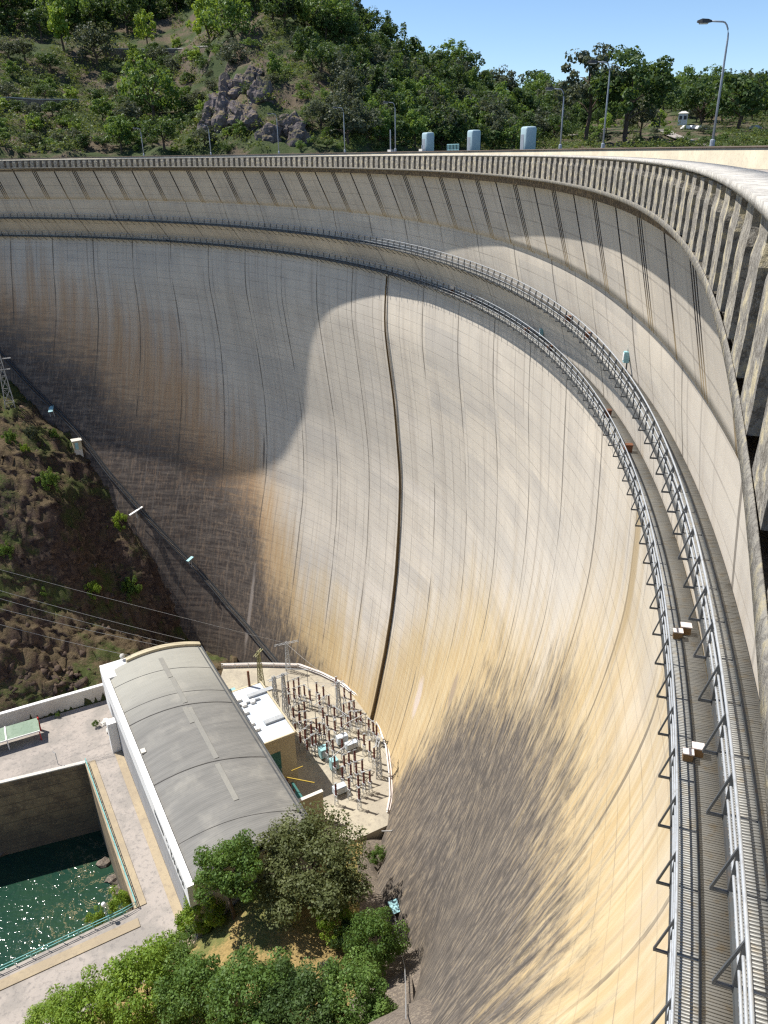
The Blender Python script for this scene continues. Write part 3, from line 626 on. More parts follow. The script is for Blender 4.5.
# ------------------------------------------------------------------ ground
def tps(pts):
    P = np.array(pts, float); n = len(P); X = P[:, :2]
    def U(r2): return np.where(r2 > 0, r2*np.log(np.maximum(r2, 1e-9)), 0)*.5
    K = U(((X[:, None]-X[None])**2).sum(-1))+np.eye(n)*2.0
    A = np.block([[K, np.c_[np.ones(n), X]], [np.c_[np.ones(n), X].T, np.zeros((3, 3))]])
    w = np.linalg.solve(A, np.r_[P[:, 2], np.zeros(3)])
    def f(x, y):
        x = np.asarray(x, float); y = np.asarray(y, float); q = np.stack([x.ravel(), y.ravel()], 1)
        r = U(((q[:, None]-X[None])**2).sum(-1))@w[:n]+w[n]+q@w[n+1:]
        return r.reshape(x.shape)
    return f
GZ = -3.0
def pxr(px, py, dist): p = far(px, py, dist); return (p.x, p.y, p.z)
# left bank: the contact with the dam, the foot at the platform wall, and the rough face between
LB = [(-89.5, 182.5, 50), *[tuple(dam_pt(*face_hit(*q))) for q in ((25, 400), (50, 425), (75, 447), (105, 500), (125, 530), (150, 570), (165, 600), (175, 630), (188, 648))], (-42, 146, -10),
      (-40, 138, -6), (-55.5, 124, -.5), (-65.5, 119, -.5), (-73, 115, -.5), (-90, 106, 0), (-110, 98, 2),
      pxr(0, 640, 146), pxr(0, 600, 152), pxr(0, 500, 166), pxr(0, 430, 181), pxr(60, 620, 150), pxr(60, 520, 163), pxr(100, 560, 163), pxr(110, 620, 152), pxr(140, 640, 150), pxr(30, 560, 158), pxr(-80, 560, 160), pxr(-80, 450, 178), pxr(-80, 640, 150), pxr(-160, 500, 178), (-103.5, 185.8, 70), (-117, 186.6, 84), (-96, 184.5, 59), (-128, 170, 68), (-140, 140, 45)]
f_left = tps(LB)
W0_ = (-54.6, 123.0)
def left_slope():
    xs = np.arange(-140, -34, .5); ys = np.arange(100, 190, .5); X, Y = np.meshgrid(xs, ys, indexing='ij'); Z = f_left(X, Y)
    P = np.c_[X.ravel(), Y.ravel(), Z.ravel()]
    _wp = P+np.c_[fbm(P, .3, 3), fbm(P+9, .3, 3), fbm(P+17, .3, 3)]*.7
    def blocks(sc):
        o_ = np.zeros(len(P))
        for i, q in enumerate(_wp):
            ds, ps = mnoise.voronoi(Vector(q)*sc); o_[i] = mnoise.noise(ps[0]*2.7)+.35*min(ds[1]-ds[0], .35)/.35
        return o_
    b1, b2 = blocks(.28), blocks(.8)
    n1 = fbm(P, .055, 5, True); n2 = fbm(P+[31, 7, 3], .26, 5, True); n3 = fbm(P+[3, 17, 9], .8, 3, True)
    amp = np.clip((Y.ravel()-118-(X.ravel()+60)*.55)/8, 0, 1)
    bed = (P[:, 2]*.8+P[:, 0]*.35+P[:, 1]*.15)/2.9+n1*.45+b1*.25; bed = bed-np.floor(bed); bed2 = (P[:, 2]*.7-P[:, 0]*.5+P[:, 1]*.1)/1.3+n2*.4; bed2 = bed2-np.floor(bed2)
    d = (n1*.8+n2*.2+n3*.15+b1*.4+b2*.45-bed*1.3-bed2*.4)*amp; 
    # keep clear of the dam face and bury the sheet where it runs into it
    P[:, 2] += d-.4*amp; P[:, 0] += (n2*.2+b2*.2+bed*.5+bed2*.25)*amp; P[:, 1] -= (n1*.4+b2*.4+bed*1.1+bed2*.4)*amp
    P[:, 2] -= 0.0
    _az = np.arctan2(P[:, 1]-O[1], P[:, 0]-O[0]); ok = np.hypot(P[:, 0]-O[0], P[:, 1]-O[1]) < np.where(np.degrees(_az) > 62, wall_r(_az, np.clip(CAMZ-P[:, 2], 16, 110))+1.0, 144)
    ok &= (P[:, 2] < CAMZ-4) | (np.degrees(_az) > 90)
    # below the platform's rear wall the sheet dives under the platform
    _q = (P[:, :2]-np.array(W0_)[None])@np.array([-.443, .897]); side = _q < .5
    P[side, 2] = np.minimum(P[side, 2], GZ-.6); s2 = (~side) & (_q < 6) & (P[:, 0] < -50); P[s2, 2] = np.minimum(P[s2, 2], .3+(_q[s2]-.5)*.7)
    F = grid_faces(len(xs), len(ys)); F = F[(ok & (_q > -2.5))[F].all(1)]
    return link('hillside', mesh_np('hillside', P, F, False), M['slope'])
hs = left_slope(); hs['kind'] = 'structure'
# right bank: from the platform up the abutment under the viewer
tz = lambda px, py, z: (lambda p: (p.x, p.y, p.z))(at(px, py, z))
RB = [(0.9, 92, -6.3), (1.3, 80, -4), (1.3, 73.6, .5), (2.5, 66.1, 3), (3.3, 58.8, 7.8), (2.8, 44, 26), (2.8, 36.9, 34.2), (5, 92, -5), (9, 74, 1), (10, 58, 9), (12, 37, 34),
      tz(240, 905, 5), tz(262, 880, 6.5), tz(285, 872, 5.5), tz(300, 945, 6.0), tz(250, 1024, 9), tz(350, 1024, 10.5), tz(100, 1024, -.5), tz(50, 1012, -2.5), tz(180, 960, .5), tz(370, 950, 3.5), tz(392, 1020, 11), tz(206, 920, 2.0), tz(320, 897, 4.2), (-3, 88, -3.2), (-8, 86, -2.9), (-14, 84, -2.8),
      (-37, 66, -2.6), (-44, 58, -3), (-52, 48, -2.5), (-30, 45, 12), (-10, 35, 26), (-45, 30, 20), (-60, 30, 14), (0, 20, 46), (-30, 20, 34), (-70, 40, -1)]
f_right = tps(RB)
def right_slope():
    xs = np.arange(-78, 14, .6); ys = np.arange(14, 96, .6); X, Y = np.meshgrid(xs, ys, indexing='ij'); Z = f_right(X, Y); P = np.c_[X.ravel(), Y.ravel(), Z.ravel()]
    n = fbm(P, .12, 5); P[:, 2] += n*.55*np.clip((P[:, 2]+3.2)/2, 0, 1)
    hide = (P[:, 2] < GZ+.02) | ((P[:, 0]*.871+P[:, 1]*.492 < 0) & (P[:, 1] > 76)); P[P[:, 2] < GZ+.02, 2] -= .5
    # the platform and the powerhouse keep their ground
    inb = ((P[:, :2]-[-50.4, 112.7])@np.array([.492, -.871]) < 51.3) & (P[:, 0] < -7); P[inb, 2] = np.minimum(P[inb, 2], GZ-.5)
    F = grid_faces(len(xs), len(ys)); fx = P[F].mean(1); bas = ((fx[:, :2]-[-53.5, 105.1])@np.array([-.863, -.505]) > -1.0) & ((fx[:, :2]-[-36.4, 75.9])@np.array([-.51, .86]) > -1.0); F = F[~bas]; fx = fx[~bas]; ap = (fx[:, 0] > -6.0-(fx[:, 1] < 70)*0.0)
    m = mesh_np('grass_bank', P, F, True); m.materials.append(M['bank']); m.materials.append(M['apron'])
    mi = ((fx[:, 0] > -4.6+.35*np.sin(fx[:, 1]*.9)) & (fx[:, 1] < 91)).astype(np.int32); m.polygons.foreach_set('material_index', mi); m.update()
    return link('grass_bank', m, None)
rs = right_slope(); rs['kind'] = 'structure'
# paved platform round the powerhouse and the tailrace basin
B0, B1, B2, B3 = [Vector(v) for v in ((-53.5, 105.1, GZ), (-36.4, 75.9, GZ), (-51.6, 66.9, GZ), (-66.5, 100.6, GZ))]
e_far = (B3-B0).normalized(); B3x = B0+e_far*70; e_near = (B2-B1).normalized(); B2x = B1+e_near*75
W0, W1 = Vector((-54.6, 123.0, GZ)), Vector((-72.4, 114.2, GZ)); e_w = (W1-W0).normalized(); W1x = W0+e_w*75
m = MB()
m.poly([B0, B3x, W1x, W0, (-46, 128, GZ)]); m.poly([B0, (-46, 128, GZ), (-33.5, 119, GZ), (-20, 76, GZ), (-24, 70, GZ), B1]); m.poly([B1, (-24, 70, GZ), (-32, 56, GZ), B2x+Vector((20, -30, 0)), B2x])
m.build('paved_platform', M['paving'])['kind'] = 'structure'
toe_in = [dam_pt(a, z, -1.5) for a, z in ((44, 97), (40, 97), (36, 97), (32, 97), (28, 97), (25, 97), (23, 97), (21, 97))]
m = MB(); m.prism([(v.x+.3, v.y+.35) for v in [at(x, y, GZ) for x, y in ((222, 668), (262, 667), (298, 668), (320, 676), (340, 686), (357, 699), (370, 713), (380, 733), (386, 750), (389, 775), (390, 800))]]+[(.2, 90.5), (-8, 86), (-20, 78), (-34, 117)], GZ-7, GZ+.004); m.build('switchyard_slab', M['yard'])['kind'] = 'structure'
m = MB(); m.poly([(-130, 40, -19), (-20, 40, -19), (-20, 125, -19), (-130, 125, -19)]); m.build('tailrace_water', M['water'])['kind'] = 'structure'
m = MB(); m.poly([(-400, -300, -24), (200, -300, -24), (200, 300, -24), (-400, 300, -24)]); m.build('valley_floor', M['bank'])['kind'] = 'structure'
# tan kerb strips: along the basin and along the powerhouse wall
def strip(a, b, w, z0, z1, name, mat, side=1, kind='structure'):
    a = Vector(a); b = Vector(b); e = (b-a).normalized(); n_ = Vector((-e.y, e.x, 0))*side; m = MB(); m.prism([a[:2], b[:2], (b+n_*w)[:2], (a+n_*w)[:2]], z0, z1); o = m.build(name, mat); o['kind'] = kind; return o
PA = Vector((-50.4, 112.7, GZ)); PD = Vector((.492, -.871, 0)).normalized(); PN = Vector((.871, .492, 0)).normalized()
strip(B0, B1, 1.7, GZ+.005, GZ+.13, 'kerb', M['kerbstone']); strip(B1+(B1-B0).normalized()*1.7, B2x, 1.5, GZ+.005, GZ+.13, 'kerb', M['kerbstone'], 1)
strip(PA-PN*.05, PA+PD*49-PN*.05, 1.3, GZ+.004, GZ+.10, 'kerb', M['kerbstone'], -1)
# ------------------------------------------------------------------ tailrace basin
bw = thing('basin_wall', 'stained brown concrete retaining wall round the green tailrace pool', 'retaining wall', B0)
def wallslab(name, a, b, z0, z1, th, side, mat, parent):
    a = Vector(a); b = Vector(b); e = (b-a).normalized(); n_ = Vector((-e.y, e.x, 0))*side*th; L = Vector(parent.location); m = MB()
    m.prism([(a-L)[:2], (b-L)[:2], (b+n_-L)[:2], (a+n_-L)[:2]], z0-L.z, z1-L.z); return m.build(name, mat, parent)
wallslab('rear_wall', B3x, B0, -20, GZ-.005, 1.2, 1, M['basin'], bw)
wallslab('side_wall', B0, B1, -20, GZ-.005, 1.2, 1, M['basin'], bw)
wallslab('front_wall', B1, B2x, -20, GZ-.005, 1.2, 1, M['basin'], bw)
cp = MB(); L0 = Vector(bw.location); e = (B3x-B0).normalized(); cp.bar(B0+Vector((0, .3, .12))-L0, B3x+Vector((0, .3, .12))-L0, .7, .22); cp.build('wall_coping', M['offwhite'], bw)
def rail_fence(name, label, pts, mat, h=1.05, sp=2.0, base=None, rails=(1.05, .55), r=.05, group=None):
    o = thing(name, label, 'railing', pts[0], 0, group); L = Vector(pts[0])
    for hh in rails:
        m = MB(); m.tube([Vector(p)-L+Vector((0, 0, hh)) for p in pts], r, 5); m.build('handrail', mat, o)
    tot = 0
    for a, b in zip(pts[:-1], pts[1:]):
        a = Vector(a); b = Vector(b); n = max(1, int((b-a).length/sp))
        for i in range(n):
            q = a.lerp(b, i/n)-L; m = MB(); m.bar(q, q+Vector((0, 0, h)), r*1.6); m.build('fence_post', mat, o); tot += 1
            if tot > 95: return o
    return o
rail_fence('basin_railing', 'turquoise handrail round the corner of the tailrace pool', [B0+Vector((.2, .1, .13)), B1+Vector((.2, .3, .13)), B1+Vector((-1.3, -.9, .13)), B1+e_near*34+Vector((.3, -.2, .13))], M['rail_cyan'], r=.06)
for q, lab in ((B1+e_near*5.2+Vector((1.0, 1.2, 0)), 'short white globe lamp post at the near rim of the pool'), (B0+e_far*5+Vector((0, 1.6, 0)), 'thin pale post on the far rim of the pool, nearer the powerhouse'), (B0+e_far*16+Vector((0, 1.6, 0)), 'thin pale post on the far rim of the pool, nearer the photo edge')):
    o = thing('lamp_post', lab, 'lamp post', q, 0, 'posts round the tailrace pool'); m = MB(); m.tube([(0, 0, 0), (0, 0, 2.6)], .06, 6); m.build('pole', M['steel'], o)
    m = MB(); m.lathe((0, 0, 2.6), [(.05, 0), (.28, .15), (.33, .35), (.22, .6), (.02, .68)], 10); 
    if 'globe' in lab: m.build('globe', M['white'], o, smooth=True)
    else: MB().tube([(0, 0, 2.55), (-.5, .2, 2.75)], .05, 5).build('bracket_arm', M['steel'], o)
# floating reed scum and stones on the water
rr = random.Random(5)
def stone(label, p, s, mat=None, group='loose stones', flat=.6):
    bm = bmesh.new(); bmesh.ops.create_icosphere(bm, subdivisions=4 if s > 2 else 2, radius=s)
    off = rr.random()*50
    for v in bm.verts:
        q_ = v.co*1.3/s+Vector((off, 0, 0)); ds, ps = mnoise.voronoi(q_*1.5); k = 1+.5*mnoise.noise(q_)+.35*mnoise.noise(ps[0]*3.1)+(.10*(1-abs(mnoise.noise(q_*5)*2)) if s > 2 else 0); v.co = Vector((v.co.x*k, v.co.y*k*.85, v.co.z*k*flat))
    me = bpy.data.meshes.new('stone'); bm.to_mesh(me); bm.free(); o = link('stone', me, mat or M['corbel'], None, p); return tag(o, label, 'stone', group)
for px, py, s in ((103, 863, 1.2), (113, 880, 1.3), (122, 890, 1.4)): stone('grey boulder in the pool below the side wall', at(px, py, -18.9), s, M['apron'], 'boulders along the pool edge')
for px, py, s in ((4, 848, 2.0), (22, 838, 1.6), (30, 832, 1.2)): stone('pale rock ledge at the waterline under the far pool wall', at(px, py, -18.8), s, M['apron'], 'rocks under the far pool wall')
# ------------------------------------------------------------------ rear retaining wall and low shed
rw = thing('retaining_wall', 'long pale concrete retaining wall at the foot of the rocky hillside', 'retaining wall', W0)
wallslab('wall_face', W0+Vector((7, 4, 0)), W1x, GZ, .2, .5, -1, M['offwhite'], rw)
wallslab('wall_capping', W0+Vector((7, 4, 0))+Vector((.05, -.1, 0)), W1x+Vector((.05, -.1, 0)), .2, .42, .7, -1, M['white'], rw)
s0 = Vector((-65.1, 114.6, GZ)); sd = e_w; sn = Vector((sd.y, -sd.x, 0)); sn = sn if sn.y < 0 else -sn
sh = thing('open_shed', 'long low open shed with pale green roof against the retaining wall', 'shed', s0)
m = MB(); V = []
for a_ in (0, 22):
    for b_, z in ((.2, 2.75), (3.6, 2.25)): V.append(sd*a_+sn*b_+Vector((0, 0, z)))
m.add(V+[v-Vector((0, 0, .1)) for v in V], [(0, 1, 3, 2), (4, 6, 7, 5), (0, 2, 6, 4), (1, 5, 7, 3), (0, 4, 5, 1), (2, 3, 7, 6)])
m.build('roof', weathered('pale_green_roof_sheet', (.25, .32, .24), (.20, .27, .20), (.10, .15, .09), .6, .7), sh)
m = MB(); m.bar(sd*0+sn*3.62+Vector((0, 0, 2.2)), sd*22+sn*3.62+Vector((0, 0, 2.2)), .12, .26); m.bar(sd*5.6+sn*.2+Vector((0, 0, 2.84)), sd*5.6+sn*3.6+Vector((0, 0, 2.34)), .25, .06); m.build('fascia', M['white'], sh)
for a_ in (.1, 5.5, 11, 16.5):
    m = MB(); m.bar(sd*a_+sn*3.5, sd*a_+sn*3.5+Vector((0, 0, 2.2)), .14); m.build('post', M['red'] if a_ < 1 else M['white'], sh)
m = MB(); m.box(sn*.5+Vector((0, 0, 1.5)), (.25, .5, 2.9), (sd, sn, Vector((0, 0, 1)))); m.build('end_column', M['red'], sh)

# ------------------------------------------------------------------ powerhouse (local x along the hall, y across, origin at the far left ground corner)
PHz = atan2(PD.y, PD.x); Lh, Wh, Hh = 51.0, 17.4, 14.0
PX, PY, PZ = PD, PN, Vector((0, 0, 1))
ph = thing('powerhouse', 'long grey barrel roofed powerhouse with white fascia at the foot of the dam', 'powerhouse', PA, PHz)
FLIP = -1 if PN.dot(Vector((-PD.y, PD.x, 0))) < 0 else 1          # local +y must point across the hall
lp = lambda a, n, z: (a, n*FLIP, z)
m = MB(); m.box(lp(Lh/2, .16, 5.3), (Lh, .3, 10.6)); m.build('side_wall', M['cladding'], ph)
m = MB(); m.box(lp(Lh/2, Wh-.16, 6.6), (Lh, .3, 13.2)); m.build('side_wall', M['cream'], ph)
m = MB(); m.box(lp(.16, Wh/2, 7), (.3, Wh-.7, 14)); m.build('end_wall', M['cream'], ph)
m = MB(); m.box(lp(Lh-.16, Wh/2, 7), (.3, Wh-.7, 14)); m.build('end_wall', M['offwhite'], ph)
m = MB(); m.box(lp(Lh/2-.3, .12, 12.3), (Lh+1.4, .9, 3.6)); fas = m.build('fascia', M['white'], ph)
m = MB(); m.box(lp(Lh-2.4, -.02, 5.6), (4.2, .1, 10.6)); m.build('service_door', M['dark_steel'], ph)
def roof_z(n): return 13.55+1.75*(1-((n-Wh/2)/(Wh/2))**2)
m = MB(); V = []; ns = np.linspace(.25, Wh+.25, 25)
for a_ in np.linspace(.55, Lh, 2):
    for n_ in ns: V.append(lp(a_, n_, roof_z(n_)))
k = len(ns); nv = len(V); V += [(x, y, z-.25) for x, y, z in V]
m.add(V, [(i, i+1, k+i+1, k+i) for i in range(k-1)]+[(nv+i, nv+k+i, nv+k+i+1, nv+i+1) for i in range(k-1)]+[(0, k, nv+k, nv), (k-1, nv+k-1, nv+2*k-1, 2*k-1)]+[(i, nv+i, nv+i+1, i+1) for i in range(k-1)]+[(k+i, k+i+1, nv+k+i+1, nv+k+i) for i in range(k-1)])
rf = m.build('barrel_roof', M['roof'], ph, smooth=False)
seam = weathered('roof_seam', (.13, .125, .115), (.17, .16, .15))
for a_, w_ in ((7.0, .10), (14.5, .10), (18.2, .2), (33.2, .2), (45.5, .10)):
    m = MB(); m.tube([lp(a_-.18*(9-abs(n_-8.7))*.12-1.6+3.0*n_/Wh, n_, roof_z(n_)+.02) for n_ in ns[:-1]], w_*.5, 5); m.build('roof_seam', seam, rf)
rl = weathered('ridge_light_sheet', (.24, .232, .205), (.215, .21, .19), (.17, .165, .155), 1.0, .6)
for a0_, a1_, n_ in ((3, 9.5, 9.6), (9.8, 17.5, 9.8), (18.6, 23, 9.3), (19, 32.6, 10.0), (33.8, 42, 9.7)):
    m = MB(); m.box(lp((a0_+a1_)/2, n_, roof_z(n_)+.05), (a1_-a0_, .75, .06)); m.build('ridge_light', rl, rf)
m = MB(); m.box(lp(Lh/2, Wh-.35, 13.75), (Lh, .16, .16)); m.box(lp(Lh/2, Wh+.28, 13.5), (Lh+.4, .22, .3)); m.build('gutter', M['dark_steel'], ph)
# end parapet curve, white corner block with globe
m = MB(); V = []
for a_ in (-.5, .5):
    for n_ in np.linspace(4.2, Wh+.3, 16): V.append(lp(a_, n_, roof_z(n_)+.5))
V += [(x, y, z-1.6) for x, y, z in V]
m.add(V, [(i, i+1, 17+i, 16+i) for i in range(15)]+[(32+i, 48+i, 49+i, 33+i) for i in range(15)]+[(i, 32+i, 33+i, i+1) for i in range(15)]+[(16+i, 17+i, 49+i, 48+i) for i in range(15)]+[(0, 16, 48, 32), (15, 47, 31, 15+16)][:1])
m.build('end_parapet', M['cream'], ph)
m = MB(); m.box(lp(.3, 2.1, 10), (4.6, 4.6, 8.4)); m.build('corner_block', M['white'], ph)
m = MB(); m.lathe(lp(-1.6, 3.9, 14.25), [(.06, 0), (.1, .3), (.42, .45), (.5, .8), (.36, 1.15), (.02, 1.3)], 10); m.build('globe_lamp', M['offwhite'], ph, smooth=True)
m = MB(); m.box(lp(4.2, -.8, 3.2), (1.6, 1.5, 6.4)); m.build('stair_block', M['white'], ph)
m = MB(); m.box(lp(24, 1.1, 13.95), (1.0, .7, .6)); m.build('roof_vent', M['offwhite'], ph)
# dark lettering and bar on the white fascia at the near end (unreadable in the photograph: a bar, a small mark and a row of dark strokes)
m = MB(); m.box(lp(37.6, -.36, 12.5), (4.6, .06, .85)); m.build('fascia_bar', M['letters'], fas)
m = MB()
for a_, z_, w_, h_ in ((41.7, 13.0, .5, .5), (42.3, 12.4, .5, .35), (43.6, 12.4, .22, 1.5), (43.95, 12.9, .5, .3), (44.0, 11.9, .4, .3), (45.0, 12.4, .25, 1.3), (45.4, 12.6, .3, .7), (46.2, 12.4, .7, .35), (46.3, 12.0, .25, 1.0), (47.2, 12.4, .25, 1.5), (47.6, 12.0, .35, .4), (48.3, 12.5, .6, .5), (48.5, 12.1, .2, 1.1), (49.3, 12.4, .22, 1.2)):
    m.box(lp(a_, -.36, z_), (w_, .06, h_))
m.build('fascia_lettering', M['letters'], fas)
# ------------------------------------------------------------------ transformer annexes along the right eave
AL = PA.copy()
an = thing('transformer_annex', 'cream control block with pale blue flat roof beside the powerhouse', 'annex building', PA+PD*18+PN*21, PHz)
la = lambda a, n, z: ((a-18), (n-21)*FLIP, z)
m = MB(); m.box(la(20.5, 20.9, 5.1), (15.4, 6.8, 10.2)); m.build('wall', M['cream'], an)
m = MB(); m.box(la(20.5, 21.0, 10.28), (15.6, 7.0, .16)); m.build('flat_roof', M['membrane'], an)
m = MB(); m.box(la(20.5, 24.5, 10.45), (15.8, .25, .5)); m.box(la(28.25, 21, 10.45), (.25, 7.0, .5)); m.build('roof_upstand', M['cream'], an)
m = MB(); m.box(la(28.24, 20.4, 4.6), (.1, 2.3, 6.5)); dr = m.build('door', M['teal'], an); m = MB(); m.box(la(28.32, 21.4, 4.2), (.08, .12, .5)); m.build('handle', M['steel'], dr)
for a_, n_ in ((15.5, 19.3), (17.3, 19.6), (19.3, 19.2), (22.5, 19.0), (24.2, 19.3), (17.2, 21.2)):
    m = MB(); m.box(la(a_, n_, 10.62), (.9, .8, .5)); m.build('roof_pad', M['white'], an)
for a_, n_, w_, l_ in ((23.5, 22.6, 1.0, 3.4), (15.5, 23.3, .9, 4.6), (17, 20.6, .3, 4)):
    m = MB(); m.box(la(a_, n_, 10.6), (w_, l_, .35)); m.build('cable_tray', M['steel'], an)
m = MB(); m.box(la(10.8, 21.6, 4.5), (.4, 5.6, 9.2)); m.build('blast_wall', M['cream'], an)
m = MB(); m.bar(la(12.6, 22.4, 10), la(12.6, 22.4, 13.6), .35); m.build('mast', M['rust'], an)
m = MB(); m.box(la(9.5, 19.8, 4), (2.6, 2.2, 7.6)); m.build('cooler', M['cyan'], an)
a2 = thing('transformer_bay', 'low cream walled bay holding a transformer with bushings, near the big oak', 'transformer bay', PA+PD*35+PN*21, PHz)
lb = lambda a, n, z: ((a-35), (n-21)*FLIP, z)
m = MB(); m.box(lb(37.9, 21.1, 3.0), (.5, 6.6, 6.0)); m.build('bay_wall', M['cream'], a2); m = MB(); m.box(lb(37.9, 21.1, 6.06), (.6, 6.8, .12)); m.build('wall_capping', M['offwhite'], a2)
m = MB(); m.box(lb(34.2, 20.4, 1.9), (5.2, 3.4, 3.8)); tr = m.build('transformer_tank', M['teal'], a2)
for i in range(7):
    m = MB(); m.box(lb(32.2+i*.7, 18.5, 2.1), (.12, .7, 3.0)); m.build('radiator_fin', M['cyan'], tr)
def insul(mb, c, h, r=.16, n=6):
    pr = [(r*.6, 0)]
    for i in range(n): z0 = h*i/n; pr += [(r, z0+.03), (r*.62, z0+h/n*.55), (r*.6, z0+h/n-.02)]
    pr += [(r*.5, h), (.02, h+.05)]; mb.lathe(c, pr, 8); return mb
for i in range(3): 
    m = insul(MB(), lb(33+i*1.3, 20.6, 3.8), 2.6, .22); m.build('bushing', M['porcelain'], tr, smooth=False)
m = MB(); m.bar(lb(31.5, 22, 6.1), lb(31.5, 24, 6.1), .12); m.bar(lb(31, 19, 6.3), lb(36, 24, 6.3), .14); m.build('busbar', M['yellow'], a2)
# ------------------------------------------------------------------ switchyard
ins = [(-19.1, 121.4), (-18.1, 122.0), (-17.2, 122.6), (-17.8, 119.3), (-16.9, 119.8), (-15.9, 120.2), (-14.7, 118.7), (-17.4, 113.9), (-16.4, 114.6), (-15.5, 115.5), (-16.1, 112.3), (-15.1, 112.5), (-16.6, 109.4), (-14.9, 110.1), (-13.8, 109.8), (-12.9, 110.6), (-15.5, 107.1), (-14.7, 107.8), (-13.7, 109.1), (-12.2, 109.3), (-11.4, 109.0), (-14.1, 105.1), (-13.3, 106.3), (-12.7, 106.5), (-9.8, 113.7), (-9.5, 110.0), (-8.4, 111.0), (-7.2, 111.0), (-8.1, 114.5), (-7.1, 115.0), (-6.2, 115.3), (-6.8, 112.3), (-5.7, 112.3), (-4.9, 112.5), (-12.2, 119.8), (-7.5, 101.1), (-6.7, 101.8), (-5.7, 102.2), (-6.3, 99.0), (-5.4, 99.4), (-4.4, 99.9), (-5.0, 96.5), (-4.1, 97.1), (-3.1, 97.4), (-7.7, 98.4), (-6.5, 95.9), (-9.1, 100.9), (-3.4, 110.2), (-2.6, 109.5), (-2.0, 108.6), (-9.9, 122.6), (-11, 117), (-10.6, 104.3), (-9.6, 105)]
st_m = MB()
for sx in (-.28, .28):
    for sy in (-.22, .22): st_m.bar((sx, sy, 0), (sx*.6, sy*.6, 2.2), .07)
for z in (.7, 1.45): st_m.bar((-.25, -.2, z), (.25, .2, z+.35), .045); st_m.bar((.25, -.2, z), (-.25, .2, z+.35), .045)
st_m.box((0, 0, 2.24), (.6, .5, .08)); st_me = st_m.mesh('support_stand'); ins_me = insul(MB(), (0, 0, 2.28), 2.3, .21, 7).mesh('insulator_stack')
cap = MB(); cap.box((0, 0, 4.66), (.34, .2, .12)); cap.bar((-.35, 0, 4.7), (.35, 0, 4.7), .07); cap_me = cap.mesh('terminal')
ins += [(-18.6, 117.6), (-19.4, 119.2), (-13.6, 121.0), (-12.8, 117.4), (-11.9, 113.6), (-11.0, 111.4), (-10.4, 107.4), (-8.0, 105.2), (-5.2, 107.6), (-4.2, 106.2), (-3.2, 104.6), (-2.4, 102.8), (-8.6, 94.6), (-4.8, 93.6), (-6.9, 118.2), (-8.2, 119.4)]
def region(x, y): 
    return 'in the far row under the dam toe' if y > 117.5 else 'in the crowded middle rows beside the cream annex' if x < -11 and y > 103.5 else 'in the near rows towards the big oak' if y < 103.5 else 'in the rows below the brown drain pipe'
for i, (x, y) in enumerate(ins):
    o = thing('insulator_post', 'dark red insulator column '+region(x, y), 'insulator', (x, y, GZ+.01), rr.uniform(-.1, .1)+.5, 'switchyard insulator posts '+region(x, y))
    link('support_stand', st_me, M['steel'], o); link('insulator_stack', ins_me, M['porcelain'], o); link('terminal', cap_me, M['steel'], o)
for a, b in ((0, 2), (3, 5), (7, 9), (10, 11), (12, 15), (16, 18), (19, 20), (21, 23), (28, 30), (31, 33), (35, 37), (38, 40), (41, 43), (24, 27), (5, 6), (47, 49)):
    (x0, y0), (x1, y1) = ins[a], ins[b]; e_ = Vector((x1-x0, y1-y0, 0)); o = thing('busbar', 'grey tubular busbar across insulator tops '+region((x0+x1)/2, (y0+y1)/2), 'busbar', (x0, y0, GZ+4.75), 0, 'switchyard busbars '+region((x0+x1)/2, (y0+y1)/2))
    m = MB(); m.tube([-e_*.15, e_*1.15], .06, 6); m.build('tube', M['steel'], o); m = MB(); m.box((0, 0, -.02), (.2, .2, .12)); m.box(e_+Vector((0, 0, -.02)), (.2, .2, .12)); m.build('clamp', M['dark_steel'], o)
for (x0, y0), (x1, y1), lab in (((-19.5, 123.6), (-15.5, 123.2), 'far'), ((-13.2, 112.6), (-11.2, 115.4), 'middle'), ((-7.8, 107.0), (-4.0, 110.0), 'drain pipe'), ((-9.4, 99.0), (-6.0, 103.4), 'near')):
    a = Vector((x0, y0, 0)); e_ = Vector((x1-x0, y1-y0, 0)); o = thing('portal_frame', 'grey steel portal frame over the '+{'far': 'far row of insulators', 'middle': 'middle rows of insulators', 'drain pipe': 'insulators below the drain pipe', 'near': 'near rows of insulators'}[lab], 'portal frame', a+Vector((0, 0, GZ+.01)), 0, 'switchyard portal frames')
    for q in (Vector((0, 0, 0)), e_): m = MB(); m.bar(q, q+Vector((0, 0, 6.0)), .11); m.build('leg', M['steel'], o)
    m = MB(); m.bar(Vector((0, 0, 6.0)), e_+Vector((0, 0, 6.0)), .10, .14); m.build('crossbeam', M['steel'], o)
